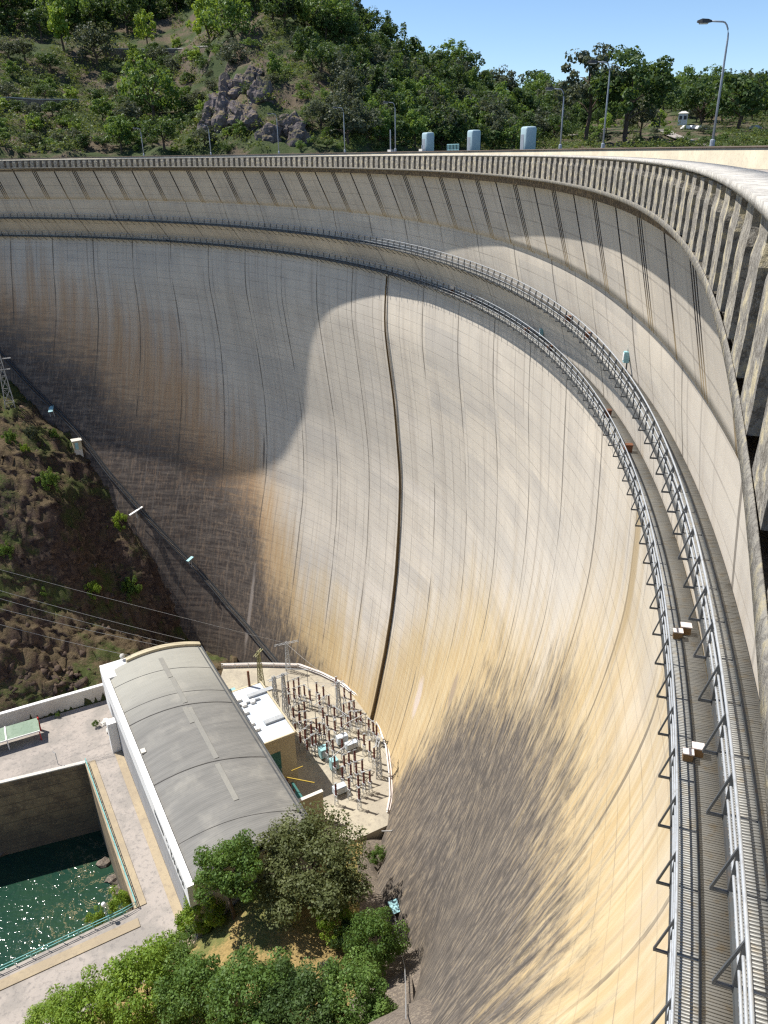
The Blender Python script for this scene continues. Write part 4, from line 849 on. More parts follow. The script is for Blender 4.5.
def lattice(name, label, p, h, w, arms=(), rz=0.0, top=.35, mat=None, tilt=None, r=.075):
    o = thing(name, label, 'lattice mast', p, rz); mat = mat or M['steel']; n = max(3, int(h/(w*1.3)))
    cn = lambda t: [(sx*w/2*(1-t*(1-top)), sy*w/2*(1-t*(1-top)), h*t) for sx, sy in ((-1, -1), (1, -1), (1, 1), (-1, 1))]
    for k_ in range(4):
        m = MB(); m.bar(cn(0)[k_], cn(1)[k_], r*1.5); m.build('corner_leg', mat, o)
    m = MB()
    for i in range(n):
        a, b = cn(i/n), cn((i+1)/n)
        for k_ in range(4): m.bar(a[k_], b[(k_+1) % 4], r*.8); m.bar(a[(k_+1) % 4], b[k_], r*.8); m.bar(b[k_], b[(k_+1) % 4], r*.8)
    m.build('bracing', mat, o)
    for z, L in arms:
        m = MB(); m.bar((-L/2, -.25, z), (L/2, -.25, z), r*1.3); m.bar((-L/2, .25, z), (L/2, .25, z), r*1.3); q = int(L/.8)
        for i in range(q): x0 = -L/2+L*i/q; m.bar((x0, -.25, z), (x0+L/q, .25, z), r*.8)
        m.build('crossarm', mat, o)
    return o
lattice('gantry_mast', 'tall grey lattice mast with crossarm at the far end of the switchyard', (-20.3, 131.0, GZ), 7.2, 1.0, [(6.9, 5.0)], .35, r=.05)
lattice('gantry_mast', 'yellowish lattice mast between powerhouse eave and far switchyard rows', (-25.2, 126.0, GZ), 8.5, 1.0, [(8.2, 3.0)], 1.2, mat=weathered('yellowish_steel', (.34, .33, .18), (.28, .27, .15)))
lattice('gantry_mast', 'grey lattice mast beside the pale blue roof of the annex', (-20.2, 112.6, GZ), 12.5, 1.2, [(12, 2.2)], .6)
lattice('gantry_mast', 'second grey lattice mast close behind the pale blue roof', (-19.0, 115.4, GZ), 11, 1.0, [(10.7, 2.2)], .6)
lattice('gantry_mast', 'slim lattice mast at the near right corner of the switchyard by the toe rail', (-1.6, 100.6, GZ), 8.5, .9, [(8.2, 3.4)], 1.4)
lattice('gantry_mast', 'pale lattice mast standing in the middle switchyard aisle', (-9.2, 117.3, GZ), 7.5, .9, [(7.2, 2.6)], .4)
for q, s, lab in (((-8.3, 109.0), (2.0, 1.0, 1.5), 'pale grey breaker cabinet in the middle of the switchyard'), ((-6.6, 107.6), (2.2, 1.0, 1.1), 'low pale grey breaker frame nearer the toe rail'), ((-8.2, 97.0), (2.2, 1.1, 1.3), 'pale grey breaker frame near the oak end of the yard'), ((-11.4, 105.6), (1.5, 1.4, 1.8), 'greenish breaker cabinet beside the crowded rows'), ((-9.4, 102.6), (1.3, 1.2, 1.9), 'greenish breaker cabinet at the edge of the annex shadow')):
    o = thing('breaker_cabinet', lab, 'breaker', (q[0], q[1], GZ+.01), .5); mt = M['cyan'] if 'greenish' in lab else M['membrane']
    m = MB(); m.box((0, 0, s[2]/2+.5), s); m.build('cabinet_body', mt, o); m = MB(); m.box((0, -s[1]/2-.03, s[2]/2+.5), (s[0]*.7, .05, s[2]*.7)); m.build('cabinet_door', M['steel'], o)
    for sx in (-1, 1): 
        m = MB(); m.box((sx*s[0]*.4, 0, .25), (.14, s[1]*.8, .5)); m.build('leg', M['dark_steel'], o)
# overhead strain wires and yard toe rail
YL = [at(x, y, GZ) for x, y in ((222, 668), (262, 667), (298, 668), (320, 676), (340, 686), (357, 699), (370, 713), (380, 733), (386, 750), (389, 775), (390, 800), (387, 815))]
toe_rail = YL
rail_fence('toe_railing', 'curved white handrail at the dam toe round the switchyard', [(p.x, p.y, GZ+.02) for p in toe_rail], M['white'], 1.1, 2.2, r=.09)
pw = [p+Vector((.25, .3, 0)) for p in YL]
kb = thing('toe_kerb_wall', 'low pinkish kerb wall following the dam toe behind the switchyard', 'low wall', (pw[4].x, pw[4].y, GZ)); m = MB(); L0 = Vector(kb.location)
for p, q in zip(pw[:-1], pw[1:]): m.bar(Vector((p.x, p.y, GZ+.35))-L0, Vector((q.x, q.y, GZ+.35))-L0, .5, .8)
m.build('kerb_body', weathered('pinkish_kerb', (.62, .54, .50), (.55, .48, .44)), kb)
def wire(label, a, b, sag, grp='overhead power cables', r=.03):
    a = Vector(a); b = Vector(b); pts = [a.lerp(b, t)-a-Vector((0, 0, 4*sag*t*(1-t))) for t in np.linspace(0, 1, 13)]
    m = MB(); m.tube(pts, r, 5, False); o = m.build('power_cable', M['wire'], None, a, True); return tag(o, label, 'cable', grp)
gt = Vector((-20.3, 131.0, GZ+6.9))
for (x0, y0), e_, dd, lab in (((0, 567), gt, 137, 'uppermost power cable sloping across the rocky hillside'), ((0, 588), PA+PN*15+Vector((0, 0, 15.6)), 133, 'second power cable from the top across the rocky hillside'), ((0, 596), PA+PN*12+Vector((0, 0, 15.9)), 132, 'thin third power cable across the rocky hillside'), ((0, 606), PA+PN*10+Vector((0, 0, 16.2)), 131, 'fourth power cable from the top across the rocky hillside'), ((0, 622), PA+PN*5.5+Vector((0, 0, 15.4)), 130, 'lowest power cable across the rocky hillside')):
    e_ = Vector(e_); p0 = far(x0, y0, dd); ext = p0+(p0-e_)*.6; wire(lab, ext, e_, .6)
for i, (a, b) in enumerate((((-20.3, 131, GZ+6.9), (-9.2, 117.3, GZ+7.2)), ((-18.5, 122, GZ+4.7), (-9.2, 117.3, GZ+7.2)), ((-9.2, 117.3, GZ+7.2), (-1.6, 100.6, GZ+8.2)), ((-19, 115.4, GZ+10.7), (-9.2, 117.3, GZ+7.2)), ((-20.2, 112.6, GZ+12), (-1.6, 100.6, GZ+8.2)))):
    wire('thin conductor strung between the switchyard masts', a, b, .5, 'switchyard conductors', .022)

# ------------------------------------------------------------------ inspection stair, hut and gates up the left abutment
SP = [face_hit(*q) for q in ((-25, 325), (0, 352), (30, 384), (62, 414), (80, 433), (110, 472), (141, 507), (190, 560), (230, 605), (260, 640), (280, 664))]
base = dam_pt(49.1, 92.4, .7); sr = thing('abutment_stair', 'steep dark stair with pipe rail climbing the contact of dam and hillside', 'stair', base); L0 = Vector(base)
pp = []
for (a0, z0), (a1, z1) in zip(SP[:-1], SP[1:]):
    for t in np.linspace(0, 1, 7)[:-1]: pp.append((a0+(a1-a0)*t, z0+(z1-z0)*t))
pp.append(SP[-1])
for nm, off, dz, r, mt in (('stringer', .25, 0, .16, 'dark_steel'), ('stringer', 1.0, 0, .13, 'dark_steel'), ('pipe_rail', 1.05, 1.0, .06, 'dark_steel'), ('pipe_rail', .2, .5, .10, 'dark_steel')):
    m = MB(); m.tube([dam_pt(a, z, off)-L0+Vector((0, 0, dz)) for a, z in pp], r, 5); m.build(nm, M[mt], sr)
m = MB()
for i in range(len(pp)-1):
    for t in np.linspace(0, 1, 9)[:-1]:
        a = pp[i][0]+(pp[i+1][0]-pp[i][0])*t; z = pp[i][1]+(pp[i+1][1]-pp[i][1])*t; m.bar(dam_pt(a, z, .25)-L0, dam_pt(a, z, 1.05)-L0, .28, .06)
m.build('stair_treads', M['apron'], sr)
def gate(label, px, py, w, h, ang, mat):
    d = rays([(px, py)])[0]; t = min((abs(hypot(d[0]*t-O[0], d[1]*t-O[1])-float(wall_r(atan2(d[1]*t-O[1], d[0]*t-O[0]), -d[2]*t))+1.6), t) for t in np.linspace(60, 210, 1501))[1]
    p = Vector((d[0]*t, d[1]*t, CAMZ+d[2]*t)); o = thing('canopy', label, 'canopy', p-Vector((0, 0, 1.8)), ang, 'pale canopies on the abutment stair'); X = Vector((1, 0, 0))
    m = MB(); m.box((0, 0, 1.8), (w, h, .14), (Vector((1, 0, .1)).normalized(), Vector((0, 1, .35)).normalized(), Vector((-.1, -.35, 1)).normalized())); m.build('canopy_roof', mat, o)
    for sx in (-1, 1): m = MB(); m.bar((sx*w*.42, 0, 0), (sx*w*.42, 0, 1.75), .1); m.build('post', M['steel'], o)
gate('pale cyan canopy roof highest on the abutment stair', 51, 409, 1.0, 2.2, .2, M['cyan']); gate('long white cyan canopy roof halfway down the abutment stair', 136, 511, .7, 3.4, -.9, M['white']); gate('small cyan canopy lowest on the abutment stair', 190, 559, .9, 1.6, -.7, M['cyan'])
p = dam_pt(*face_hit(83, 440), 2.0); o = thing('gauge_hut', 'small cream hut with flat roof beside the abutment stair', 'hut', p-Vector((0, 0, 1.4)), .5)
m = MB(); m.box((0, 0, 1.0), (1.8, 1.6, 2.0)); m.build('wall', M['cream'], o); m = MB(); m.box((0, 0, 2.09), (2.2, 2.0, .16)); m.build('roof', M['offwhite'], o); m = MB(); m.box((-.2, -.83, .9), (.7, .06, 1.6)); m.build('door', M['cyan'], o); m = MB(); m.box((0, 0, -1.6), (1.7, 1.5, 3.2)); m.build('plinth', M['offwhite'], o)
pb = next(far(11, 410, D_) for D_ in np.arange(150, 215, .5) if far(11, 410, D_).z <= float(f_left(far(11, 410, D_).x, far(11, 410, D_).y)) or D_ > 190); lattice('pylon', 'pale lattice pylon on the hillside at the left edge of the photo', pb-Vector((0, 0, 1)), 14.5, 2.2, [(12.6, 4.6), (10.2, 3.4)], .4, .2, M['wire'], r=.09)
# ------------------------------------------------------------------ drainage pipe line along the right toe
tp = [(0.9, 92.5), (1.0, 87), (1.2, 80), (1.3, 73.6), (2.0, 66.1), (2.7, 58.8), (2.6, 50), (2.4, 44), (2.2, 36.9)]
ln = [(x-1.2, y, float(f_right(x-1.2, y))+.25) for x, y in tp]
rail_fence('toe_stair_rail', 'pale blue pipe rail running down the right toe of the dam', ln, M['wire'], .9, 2.5, rails=(.9,), r=.055)
o = thing('toe_gutter', 'narrow concrete gutter along the right toe of the dam', 'gutter', ln[3]); m = MB(); L0 = Vector(ln[3])
for p, q in zip(ln[:-1], ln[1:]): m.bar(Vector(p)-L0+Vector((.55, 0, -.3)), Vector(q)-L0+Vector((.55, 0, -.3)), .5, .5)
m.build('gutter_body', M['apron'], o)
p = at(396, 906, 3.5); o = thing('toe_canopy', 'small pale cyan canopy roof beside the right toe rail', 'canopy', p-Vector((0, 0, 2)), .4); m = MB(); m.box((0, 0, 2), (1.6, 2.0, .12)); m.build('canopy_roof', M['cyan'], o)
for sx in (-1, 1): m = MB(); m.bar((sx*.7, 0, -1.5), (sx*.7, 0, 1.95), .1); m.build('post', M['steel'], o)
p = at(392, 831, -.5); o = thing('cross_post', 'pale cross-shaped post beside the corner of the switchyard', 'post', (p.x, p.y, float(f_right(p.x, p.y))-.2)); h = p.z-float(f_right(p.x, p.y))+.2; m = MB(); m.bar((0, 0, 0), (0, 0, h+.2), .12); m.build('pole', M['wire'], o); m = MB(); m.bar((-1.6, 0, h), (1.6, 0, h), .12); m.build('crossarm', M['wire'], o)
# old anchor rods on the lichen face

# ------------------------------------------------------------------ far hills round the reservoir
HC = {-260: [(165, 165), (200, 150), (240, 110), (300, 60), (420, -90), (900, -260)],
      -60: [(172, 166), (212, 152), (246, 112), (286, 104), (322, 52), (350, 42), (430, -50), (900, -150)],
      0: [(196, 164), (218, 152), (246, 113), (278, 105), (305, 58), (332, 48), (430, -40), (900, -140)],
      100: [(202, 164), (232, 142), (262, 110), (288, 104), (318, 58), (345, 50), (430, -30), (900, -130)],
      200: [(200, 163), (232, 142), (258, 108), (286, 62), (325, 52), (420, -20), (900, -90)],
      255: [(186, 162), (196, 144), (214, 98), (240, 66), (262, 42), (310, 10), (370, -20), (900, 20)],
      330: [(182, 160), (200, 128), (232, 86), (270, 48), (330, 12), (380, 8), (900, 60)],
      372: [(190, 159), (232, 116), (292, 70), (345, 42), (400, 50), (900, 80)],
      420: [(200, 158), (255, 126), (325, 88), (380, 72), (480, 84), (900, 96)],
      480: [(226, 156), (296, 128), (370, 98), (430, 92), (520, 100), (900, 100)],
      520: [(240, 155), (310, 142), (400, 122), (480, 114), (600, 106), (900, 102)],
      560: [(250, 155), (310, 142), (420, 124), (540, 112), (700, 101), (900, 100)],
      610: [(250, 153), (290, 141), (345, 133), (420, 126), (560, 108), (760, 96), (900, 95)],
      680: [(250, 152), (285, 141), (330, 133), (380, 128), (430, 112), (560, 104), (760, 92), (900, 91)],
      768: [(248, 151), (285, 140), (330, 132), (430, 118), (560, 104), (760, 91), (900, 89)],
      860: [(248, 150), (285, 139), (330, 131), (430, 116), (560, 102), (760, 90), (900, 87)],
      1100: [(240, 152), (285, 140), (330, 131), (430, 112), (560, 100), (760, 90), (900, 87)]}
HD = np.concatenate([np.linspace(160, 460, 101), np.linspace(470, 900, 40)])
HK = sorted(HC); HX = np.linspace(-260, 1100, 273)
def col_z(k):
    t = np.array(HC[k], float); py = np.interp(HD, t[:, 0], t[:, 1])
    z = np.array([far(k, y, d).z for y, d in zip(py, HD)])
    z = np.where(HD < t[0, 0], z-(t[0, 0]-HD)*.8, z); return z
HT = np.array([col_z(k) for k in HK])
HZ = np.array([np.interp(HX, HK, HT[:, j]) for j in range(len(HD))]).T
for _ in range(8): HZ[1:-1] = (HZ[:-2]+2*HZ[1:-1]+HZ[2:])/4
dirs = rays([(x, 150.0) for x in HX]); dirs = dirs[:, :2]/np.hypot(dirs[:, 0], dirs[:, 1])[:, None]
HV = np.c_[(dirs[:, 0:1]*HD[None]).ravel(), (dirs[:, 1:2]*HD[None]).ravel(), HZ.ravel()]
_n1 = fbm(HV, .02, 5, True); _n2 = fbm(HV, .09, 5, True)
_xx = np.repeat(HX, len(HD)); rocky = np.interp(_xx, [-60, 0, 180, 215, 330, 380, 460, 1000], [1, 1, .8, 1.7, 1.5, .6, .3, .25])
HV[:, 2] += (_n1*1.6+_n2*1.3-1.0)*rocky
_F = grid_faces(len(HX), len(HD)); _c = np.array(LV['par'][1:3]); _r = np.hypot(*(HV[:, :2]-_c).T); _in = _r < LV['par'][3]+11.6
HV[_in, :2] = _c+(HV[_in, :2]-_c)/_r[_in, None]*(LV['par'][3]+11.6); HV[_in, 2] = np.minimum(HV[_in, 2], CAMZ-1.2); _k = np.ones(len(HV), bool); _k[_in & (_r < LV['par'][3]-6)] = False
hl = link('hills', mesh_np('hills', HV, _F[_k[_F].all(1)], False), M['hill']); hl['kind'] = 'structure'
HN = HV[:, 2].reshape(len(HX), len(HD))
def hill_hit(px, py):
    i = np.interp(px, HX, np.arange(len(HX))); i0 = int(min(i, len(HX)-2)); f = i-i0; z = HN[i0]*(1-f)+HN[i0+1]*f
    d = rays([(px, py)])[0]; h = hypot(d[0], d[1]); rz = CAMZ+d[2]/h*HD
    k = np.where((rz <= z) & (np.hypot(d[0]/h*HD-LV['par'][1], d[1]/h*HD-LV['par'][2]) > LV['par'][3]+12))[0]
    if len(k) == 0: return None, None
    D = HD[k[0]]; return Vector((d[0]/h*D, d[1]/h*D, float(z[k[0]]))), D
m = MB(); m.poly([(-700, 60, CAMZ-9), (500, 60, CAMZ-9), (500, 420, CAMZ-9), (-700, 420, CAMZ-9)])
def upstream_water():
    cx, cy, R = LV['par'][1:]; A = np.radians(np.arange(-40, 91, 2)); V = []; Q = []
    for a in A: 
        for r in (R+10.8, R+330): V.append((cx+r*cos(a), cy+r*sin(a), CAMZ-9))
    for i in range(len(A)-1): Q.append((2*i, 2*i+1, 2*i+3, 2*i+2))
    o = link('reservoir_water', mesh_np('reservoir_water', V, Q), M['water']); o['kind'] = 'structure'
upstream_water()

# ------------------------------------------------------------------ trees and shrubs
def crown(seed, cards, size, shape, clumps=46, low=False):
    """leaf clumps on the lobes of a crown; unit tree 10 m tall"""
    g = np.random.default_rng(seed); cz, rx, rz = {'oak': (6.1, 4.6, 3.4), 'highoak': (7.2, 3.4, 2.7), 'round': (6.0, 3.3, 3.6), 'tall': (5.8, 2.1, 4.3), 'cone': (5.6, 2.0, 4.6), 'open': (6.6, 3.0, 3.4), 'bush': (4.4, 5.2, 4.6)}[shape]
    C_ = []
    while len(C_) < clumps:
        v = g.normal(size=3); v /= np.linalg.norm(v); r = .45+.55*g.random()**.6
        if v[2] < -.55: continue
        p = v*r*np.array([rx, rx, rz])*(1+.18*g.normal()); 
        if shape == 'cone': p[:2] *= np.clip(1.0-(p[2]+rz)/(2*rz)*.85, .08, 1)*1.35
        C_.append(p+[0, 0, cz])
    C_ = np.array(C_); cr = (.62+.6*g.random(clumps))*{'oak': 1.35, 'highoak': 1.0, 'round': 1.05, 'tall': .85, 'cone': .75, 'open': .85, 'bush': 1.5}[shape]
    k = g.integers(0, clumps, cards); v = g.normal(size=(cards, 3)); v /= np.linalg.norm(v, axis=1)[:, None]
    P = C_[k]+v*(cr[k]*(.35+.65*g.random(cards)**.45))[:, None]*[1, 1, .8]
    a = g.normal(size=(cards, 3)); a[:, 2] *= .6; n = v*.7+a*.6+[0, 0, .35]; n /= np.linalg.norm(n, axis=1)[:, None]
    u = np.cross(n, g.normal(size=(cards, 3))); u /= np.linalg.norm(u, axis=1)[:, None]; w = np.cross(n, u)
    s = size*(.45+1.1*g.random(cards)**1.5)[:, None]
    if low: P[:, 2] = 10-(10-P[:, 2])*1.22; P = P[P[:, 2] > .1]; cards = len(P); k = k[:cards]; u = u[:cards]; w = w[:cards]; n = n[:cards]; s = s[:cards]
    V = np.stack([P-u*s*.55, P-w*s*.38+n*s*.08, P+u*s*.55, P+w*s*.38+n*s*.08], 1).reshape(-1, 3)
    Q = np.arange(cards*4).reshape(-1, 4); tone = np.clip(.5+.20*g.normal(size=clumps), 0, 1)[k]*.6+.4*g.random(cards)
    return V, Q, tone
def trunk_mesh(seed, shape):
    g = random.Random(seed); mb = MB(); hh = {'oak': 5.2, 'highoak': 7.0, 'round': 6, 'tall': 8, 'cone': 8.5, 'open': 8, 'bush': 3}[shape]; r0 = {'oak': .34, 'bush': .14}.get(shape, .24)
    pts = [Vector((0, 0, -1.2))]; 
    for i in range(1, 6): pts.append(Vector((g.uniform(-.18, .18)*i*.6, g.uniform(-.18, .18)*i*.6, hh*i/5)))
    mb.tube(pts, [r0*1.15, r0, r0*.85, r0*.7, r0*.5, r0*.3], 7)
    for i in range(8 if shape != 'bush' else 4):
        b = pts[2+i % 3]+Vector((0, 0, g.uniform(0, .6))); a = g.uniform(0, 2*pi); L = {'oak': 3.4, 'tall': 1.5, 'cone': 1.4}.get(shape, 2.4)*g.uniform(.7, 1.1)
        e_ = b+Vector((cos(a)*L, sin(a)*L, L*g.uniform(.35, .9))); mid = b.lerp(e_, .5)+Vector((0, 0, .25)); mb.tube([b, mid, e_], [r0*.42, r0*.28, r0*.1], 5)
    return mb.mesh('trunk')
PROTO = {}
def proto(kind, shape, leaf, cards, size, seed, clumps=46):
    V, Q, tone = crown(seed, cards, size, shape, clumps, kind[0] == 'h' and kind[1] != 'o' and shape != 'cone'); me = mesh_np('crown', V, Q, False, {'tone': ('FACE', tone)}); me.materials.append(M[leaf])
    tm = trunk_mesh(seed, shape); tm.materials.append(M['bark']); PROTO[kind] = (tm, me)
def plant(kind, name, label, cat, p, h, rz=None, group=None, wide=1.0):
    tm, cm = PROTO[kind]; o = thing(name, label, cat, p, rr.uniform(0, 6.28) if rz is None else rz, group); s = h/10.0; o.scale = (s*wide, s*wide, s)
    link('trunk', tm, None, o); link('crown', cm, None, o); return o
proto('oak1', 'oak', 'leaf_olive', 24000, .23, 11, 80); proto('oak2', 'highoak', 'leaf_mid', 14000, .24, 12, 60); proto('broad1', 'round', 'leaf_mid', 17000, .21, 13, 60); proto('broad2', 'round', 'leaf_dark', 17000, .21, 14, 60)
proto('yel1', 'round', 'leaf_light', 17000, .21, 15, 60); proto('lime1', 'round', 'leaf_lime', 6000, .32, 16, 44); proto('grey1', 'oak', 'leaf_grey', 12000, .28, 17, 70); proto('bush1', 'bush', 'leaf_light', 4500, .5, 18, 40); proto('bush2', 'bush', 'leaf_mid', 4500, .5, 19, 40); proto('bush3', 'bush', 'leaf_grey', 4500, .5, 20, 36)
for i in range(3):
    proto('hd%d' % i, ('round', 'oak', 'tall')[i], 'leaf_dark', 2400, .50, 30+i, 40); proto('hm%d' % i, ('round', 'oak', 'round')[i], 'leaf_mid', 2400, .50, 40+i, 40)
    proto('hl%d' % i, ('round', 'tall', 'round')[i], 'leaf_light', 2200, .50, 50+i, 36); proto('hg%d' % i, ('oak', 'round', 'tall')[i], 'leaf_grey', 2200, .50, 60+i, 36)
proto('hc0', 'cone', 'leaf_dark', 1800, .48, 70, 40); proto('ho0', 'open', 'leaf_grey', 2600, .36, 71, 34); proto('ho1', 'round', 'leaf_dark', 5200, .36, 72, 46)
# -- near trees at the foot of the right bank: base pixel, height above it in the photo, kind
def gnd(x, y): return max(float(f_right(x, y)), GZ)
def near_tree(kind, name, label, cat, px, py, z, h, wide=1.0, group=None):
    p = at(px, py, z); g0 = gnd(p.x, p.y); return plant(kind, name, label, cat, Vector((p.x, p.y, min(z, g0)-.2)), h+max(0, z-g0), None, group, wide)
near_tree('oak1', 'oak_tree', 'big olive green oak with broad crown beside the near end of the powerhouse', 'tree', 313, 899, 4.6, 11.5, 1.28)
near_tree('oak2', 'oak_tree', 'darker green oak with bare reddish trunk left of the big olive oak', 'tree', 234, 920, 4.4, 12.5, .92)
near_tree('lime1', 'young_tree', 'small bright lime green tree below the big olive oak', 'tree', 335, 934, 4.8, 6.0, .95)
near_tree('broad1', 'tree', 'round green tree at the apron edge right of the lime green tree', 'tree', 374, 978, 2.8, 11.5, .82)
near_tree('broad2', 'tree', 'slender darker green tree pressed behind the one at the apron edge', 'tree', 352, 962, 2.0, 7.5, .85)
for i, (k, px, py, z, h, w, lab) in enumerate((
    ('broad1', 250, 1040, 9.0, 11.0, 1.2, 'dense mid green tree at the bottom centre of the photo, foremost of its clump'),
    ('broad2', 305, 1040, 11.0, 9.5, 1.25, 'darker green tree at the bottom edge between two brighter green trees'),
    ('broad1', 352, 1034, 11.0, 9.5, 1.15, 'dark green tree at the bottom edge nearest the dam toe apron'),
    ('broad1', 200, 1030, 5.0, 10.0, 1.15, 'wide green tree at the bottom left of the clump under the powerhouse end'),
    ('yel1', 150, 1030, 1.5, 11.5, 1.2, 'yellowish green bushy tree at the bottom edge beside the paved road'),
    ('yel1', 95, 1045, -1.0, 9.0, 1.25, 'lighter yellow green tree lowest on the bottom left edge of the photo'),
    ('broad1', 170, 990, 1.0, 7.5, 1.2, 'leafy green tree crown between the paved road and the clump of taller trees'),
    ('yel1', 52, 1040, -2.2, 5.6, 1.35, 'round yellow green tree standing by itself over the bottom left pavement'),
    ('broad2', 280, 1000, 6.0, 6.0, 1.2, 'dark green tree behind the clump foremost at the bottom centre'),
    ('broad1', 385, 1040, 12.5, 5.5, 1.1, 'small green tree at the bottom right end of the clump on the apron edge'))):
    near_tree(k, 'tree', lab, 'tree', px, py, z, h, w)
for k, px, py, z, h, w, lab in (('bush1', 207, 923, 2.2, 6.5, .75, 'tall light green bush hiding the near end wall of the powerhouse, left one'), ('bush1', 196, 930, .5, 5.5, .8, 'tall light green bush against the near end wall of the powerhouse, right one'),
    ('bush1', 196, 925, -2, 3.4, 1.0, 'light green bush at the near corner of the white fascia'), ('bush1', 222, 945, -.5, 3.0, 1.1, 'light green bush at the foot of the dark oak with bare trunk'), ('bush2', 182, 948, -1.5, 3.4, 1.1, 'green bush beside the end of the paved road'),
    ('bush1', 250, 960, 1, 3.0, 1.2, 'straggly yellow green bush on the dry grass under the two oaks'), ('bush3', 285, 968, 3, 2.4, 1.1, 'grey green scrub on the dry grass right of the straggly bush'), ('bush2', 378, 862, -3, 3.2, .8, 'bright green shrub at the right edge of the big olive oak'),
    ('bush1', 258, 838, -3, 4.5, .6, 'light green shrub between the roof end and the big olive oak'), ('bush2', 300, 990, 6, 3.0, 1.1, 'green bush on the dry bank just above the bottom clump'), ('bush3', 330, 975, 5, 2.4, 1.0, 'grey green bush under the lime green tree')):
    near_tree(k, 'bush', lab, 'bush', px, py, z, h, w)
for px, py, h, w, lab in ((122, 914, 5.2, .62, 'bright green shrub growing at the near corner of the pool, taller one'), (98, 926, 3.4, .7, 'bright green shrub low on the pool bank left of the taller one')):
    plant('bush1', 'bush', lab, 'bush', at(px, py, -7.5), h, None, None, w)
p = at(96, 727, GZ); plant('bush2', 'bush', 'small green plant at the foot of the powerhouse far left corner', 'bush', p, 1.6, None, None, .7)
p = at(58, 717, GZ); plant('bush2', 'bush', 'small green weed bush against the retaining wall beside the shed', 'bush', p, 1.2, None, None, .8)
# yard clutter by the powerhouse corner
for i, (px, py, s) in enumerate(((106, 722, .9), (110, 731, .8), (112, 737, .55))): stone(('pale rubble heap stone by the powerhouse stair block, largest', 'pale rubble stone by the powerhouse stair block, middle one', 'pale rubble stone by the powerhouse stair block, smallest')[i], at(px, py, GZ+.2), s, M['offwhite'], 'rubble by the powerhouse')
for px, py, z, s in ((258, 905, 0, .9), (262, 912, 0, .7), (270, 908, 0, .5), (345, 948, 3, .9)):
    p = at(px, py, z); stone('grey boulder lying on the dry grass near the oaks', Vector((p.x, p.y, gnd(p.x, p.y)+.1)), s, M['apron'], 'boulders on the dry grass')
# -- left hillside shrubs
def slope_hit(px, py):
    d = rays([(px, py)])[0]; h = hypot(d[0], d[1])
    for D in np.arange(120, 230, .4):
        x, y, z = d[0]/h*D, d[1]/h*D, CAMZ+d[2]/h*D
        if z <= float(f_left(x, y))+.3: return Vector((x, y, z-.6))
    return None
for px, py, hp, k, lab in ((52, 492, 30, 'bush2', 'rounded green bush in the middle of the rocky hillside, largest there'), (121, 529, 24, 'bush1', 'bright green bush on the hillside edge close to the dam foot'), (133, 600, 32, 'bush2', 'dark green bush in the shaded gully above the powerhouse'), (95, 598, 24, 'bush1', 'light green bush left of the dark gully bush'), (44, 598, 18, 'bush2', 'small green bush crossed by the power cables'),
                            (8, 560, 24, 'bush2', 'green bush at the left edge of the photo on the rocky hillside'), (32, 440, 22, 'bush3', 'olive bush below the pylon foot'), (12, 445, 20, 'bush2', 'green bush at the photo edge below the pylon'), (55, 440, 16, 'bush2', 'dark bush on the ridge right of the pylon'), (75, 452, 12, 'bush3', 'low olive bush beside the gauge hut'), (25, 455, 16, 'bush1', 'bright bush under the pylon rocks'), (8, 520, 16, 'bush3', 'grey green bush on the left photo edge, mid slope'),
                            (38, 512, 14, 'bush3', 'faint grey green scrub left of the largest hillside bush'), (85, 485, 14, 'bush3', 'grey green scrub right of the largest hillside bush'), (66, 520, 10, 'bush3', 'small grey green scrub below the largest hillside bush'), (118, 578, 12, 'bush3', 'small scrub above the dark gully bush'), (150, 620, 12, 'bush2', 'small dark bush at the mouth of the gully'), (20, 545, 10, 'bush3', 'tiny scrub on the brown rocks at the left')):
    p = slope_hit(px, py)
    if p: plant(k, 'bush', lab, 'bush', p, hp/772.5*sqrt(p.x**2+p.y**2+(CAMZ-p.z)**2)*.9, None, None, .55)
# -- tangled undergrowth, uncountable: one mass on the far hills, one on the rocky bank
def scrub(name, label, spots, cards, mat):
    Vs, Qs, Ts = [], [], []; n = 0; g2 = np.random.default_rng(77); base = [crown(300+i, cards, .95, 'bush', 9) for i in range(6)]
    for i, (p, s) in enumerate(spots):
        V, Q, T_ = base[i % 6]; a = g2.uniform(0, 6.28); k = s/10*g2.uniform(.7, 1.3); V = V*[k, k, k*.8]; V = np.c_[V[:, 0]*cos(a)-V[:, 1]*sin(a), V[:, 0]*sin(a)+V[:, 1]*cos(a), V[:, 2]]+np.array(p)
        Vs.append(V); Qs.append(Q+n); Ts.append(np.clip(T_*.7+.3*g2.random(), 0, 1)); n += len(V)
    o = link(name, mesh_np(name, np.concatenate(Vs), np.concatenate(Qs), False, {'tone': ('FACE', np.concatenate(Ts))}), mat); tag(o, label, 'undergrowth', None, 'stuff')
_g = np.random.default_rng(5); _sp = []
while len(_sp) < 6400:
    px = _g.uniform(-70, 830); py = _g.uniform(-18, 157) if px < 380 else _g.uniform(70, 154)
    dens = mnoise.noise(Vector((px*.022, py*.03, 2)))
    if 205 < px < 345 and 60 < py < 155 and _g.random() < .62: continue
    if 640 < px < 720 and 112 < py < 146 and _g.random() < .8: continue
    if dens < -.34: continue
    p, D = hill_hit(px, py)
    if p is None: continue
    _sp.append((p-Vector((0, 0, .3)), _g.uniform(1.6, 4.6)))
scrub('hillside_scrub', 'tangled green undergrowth covering the far hillsides', _sp, 60, M['scrub'])
_sp = []
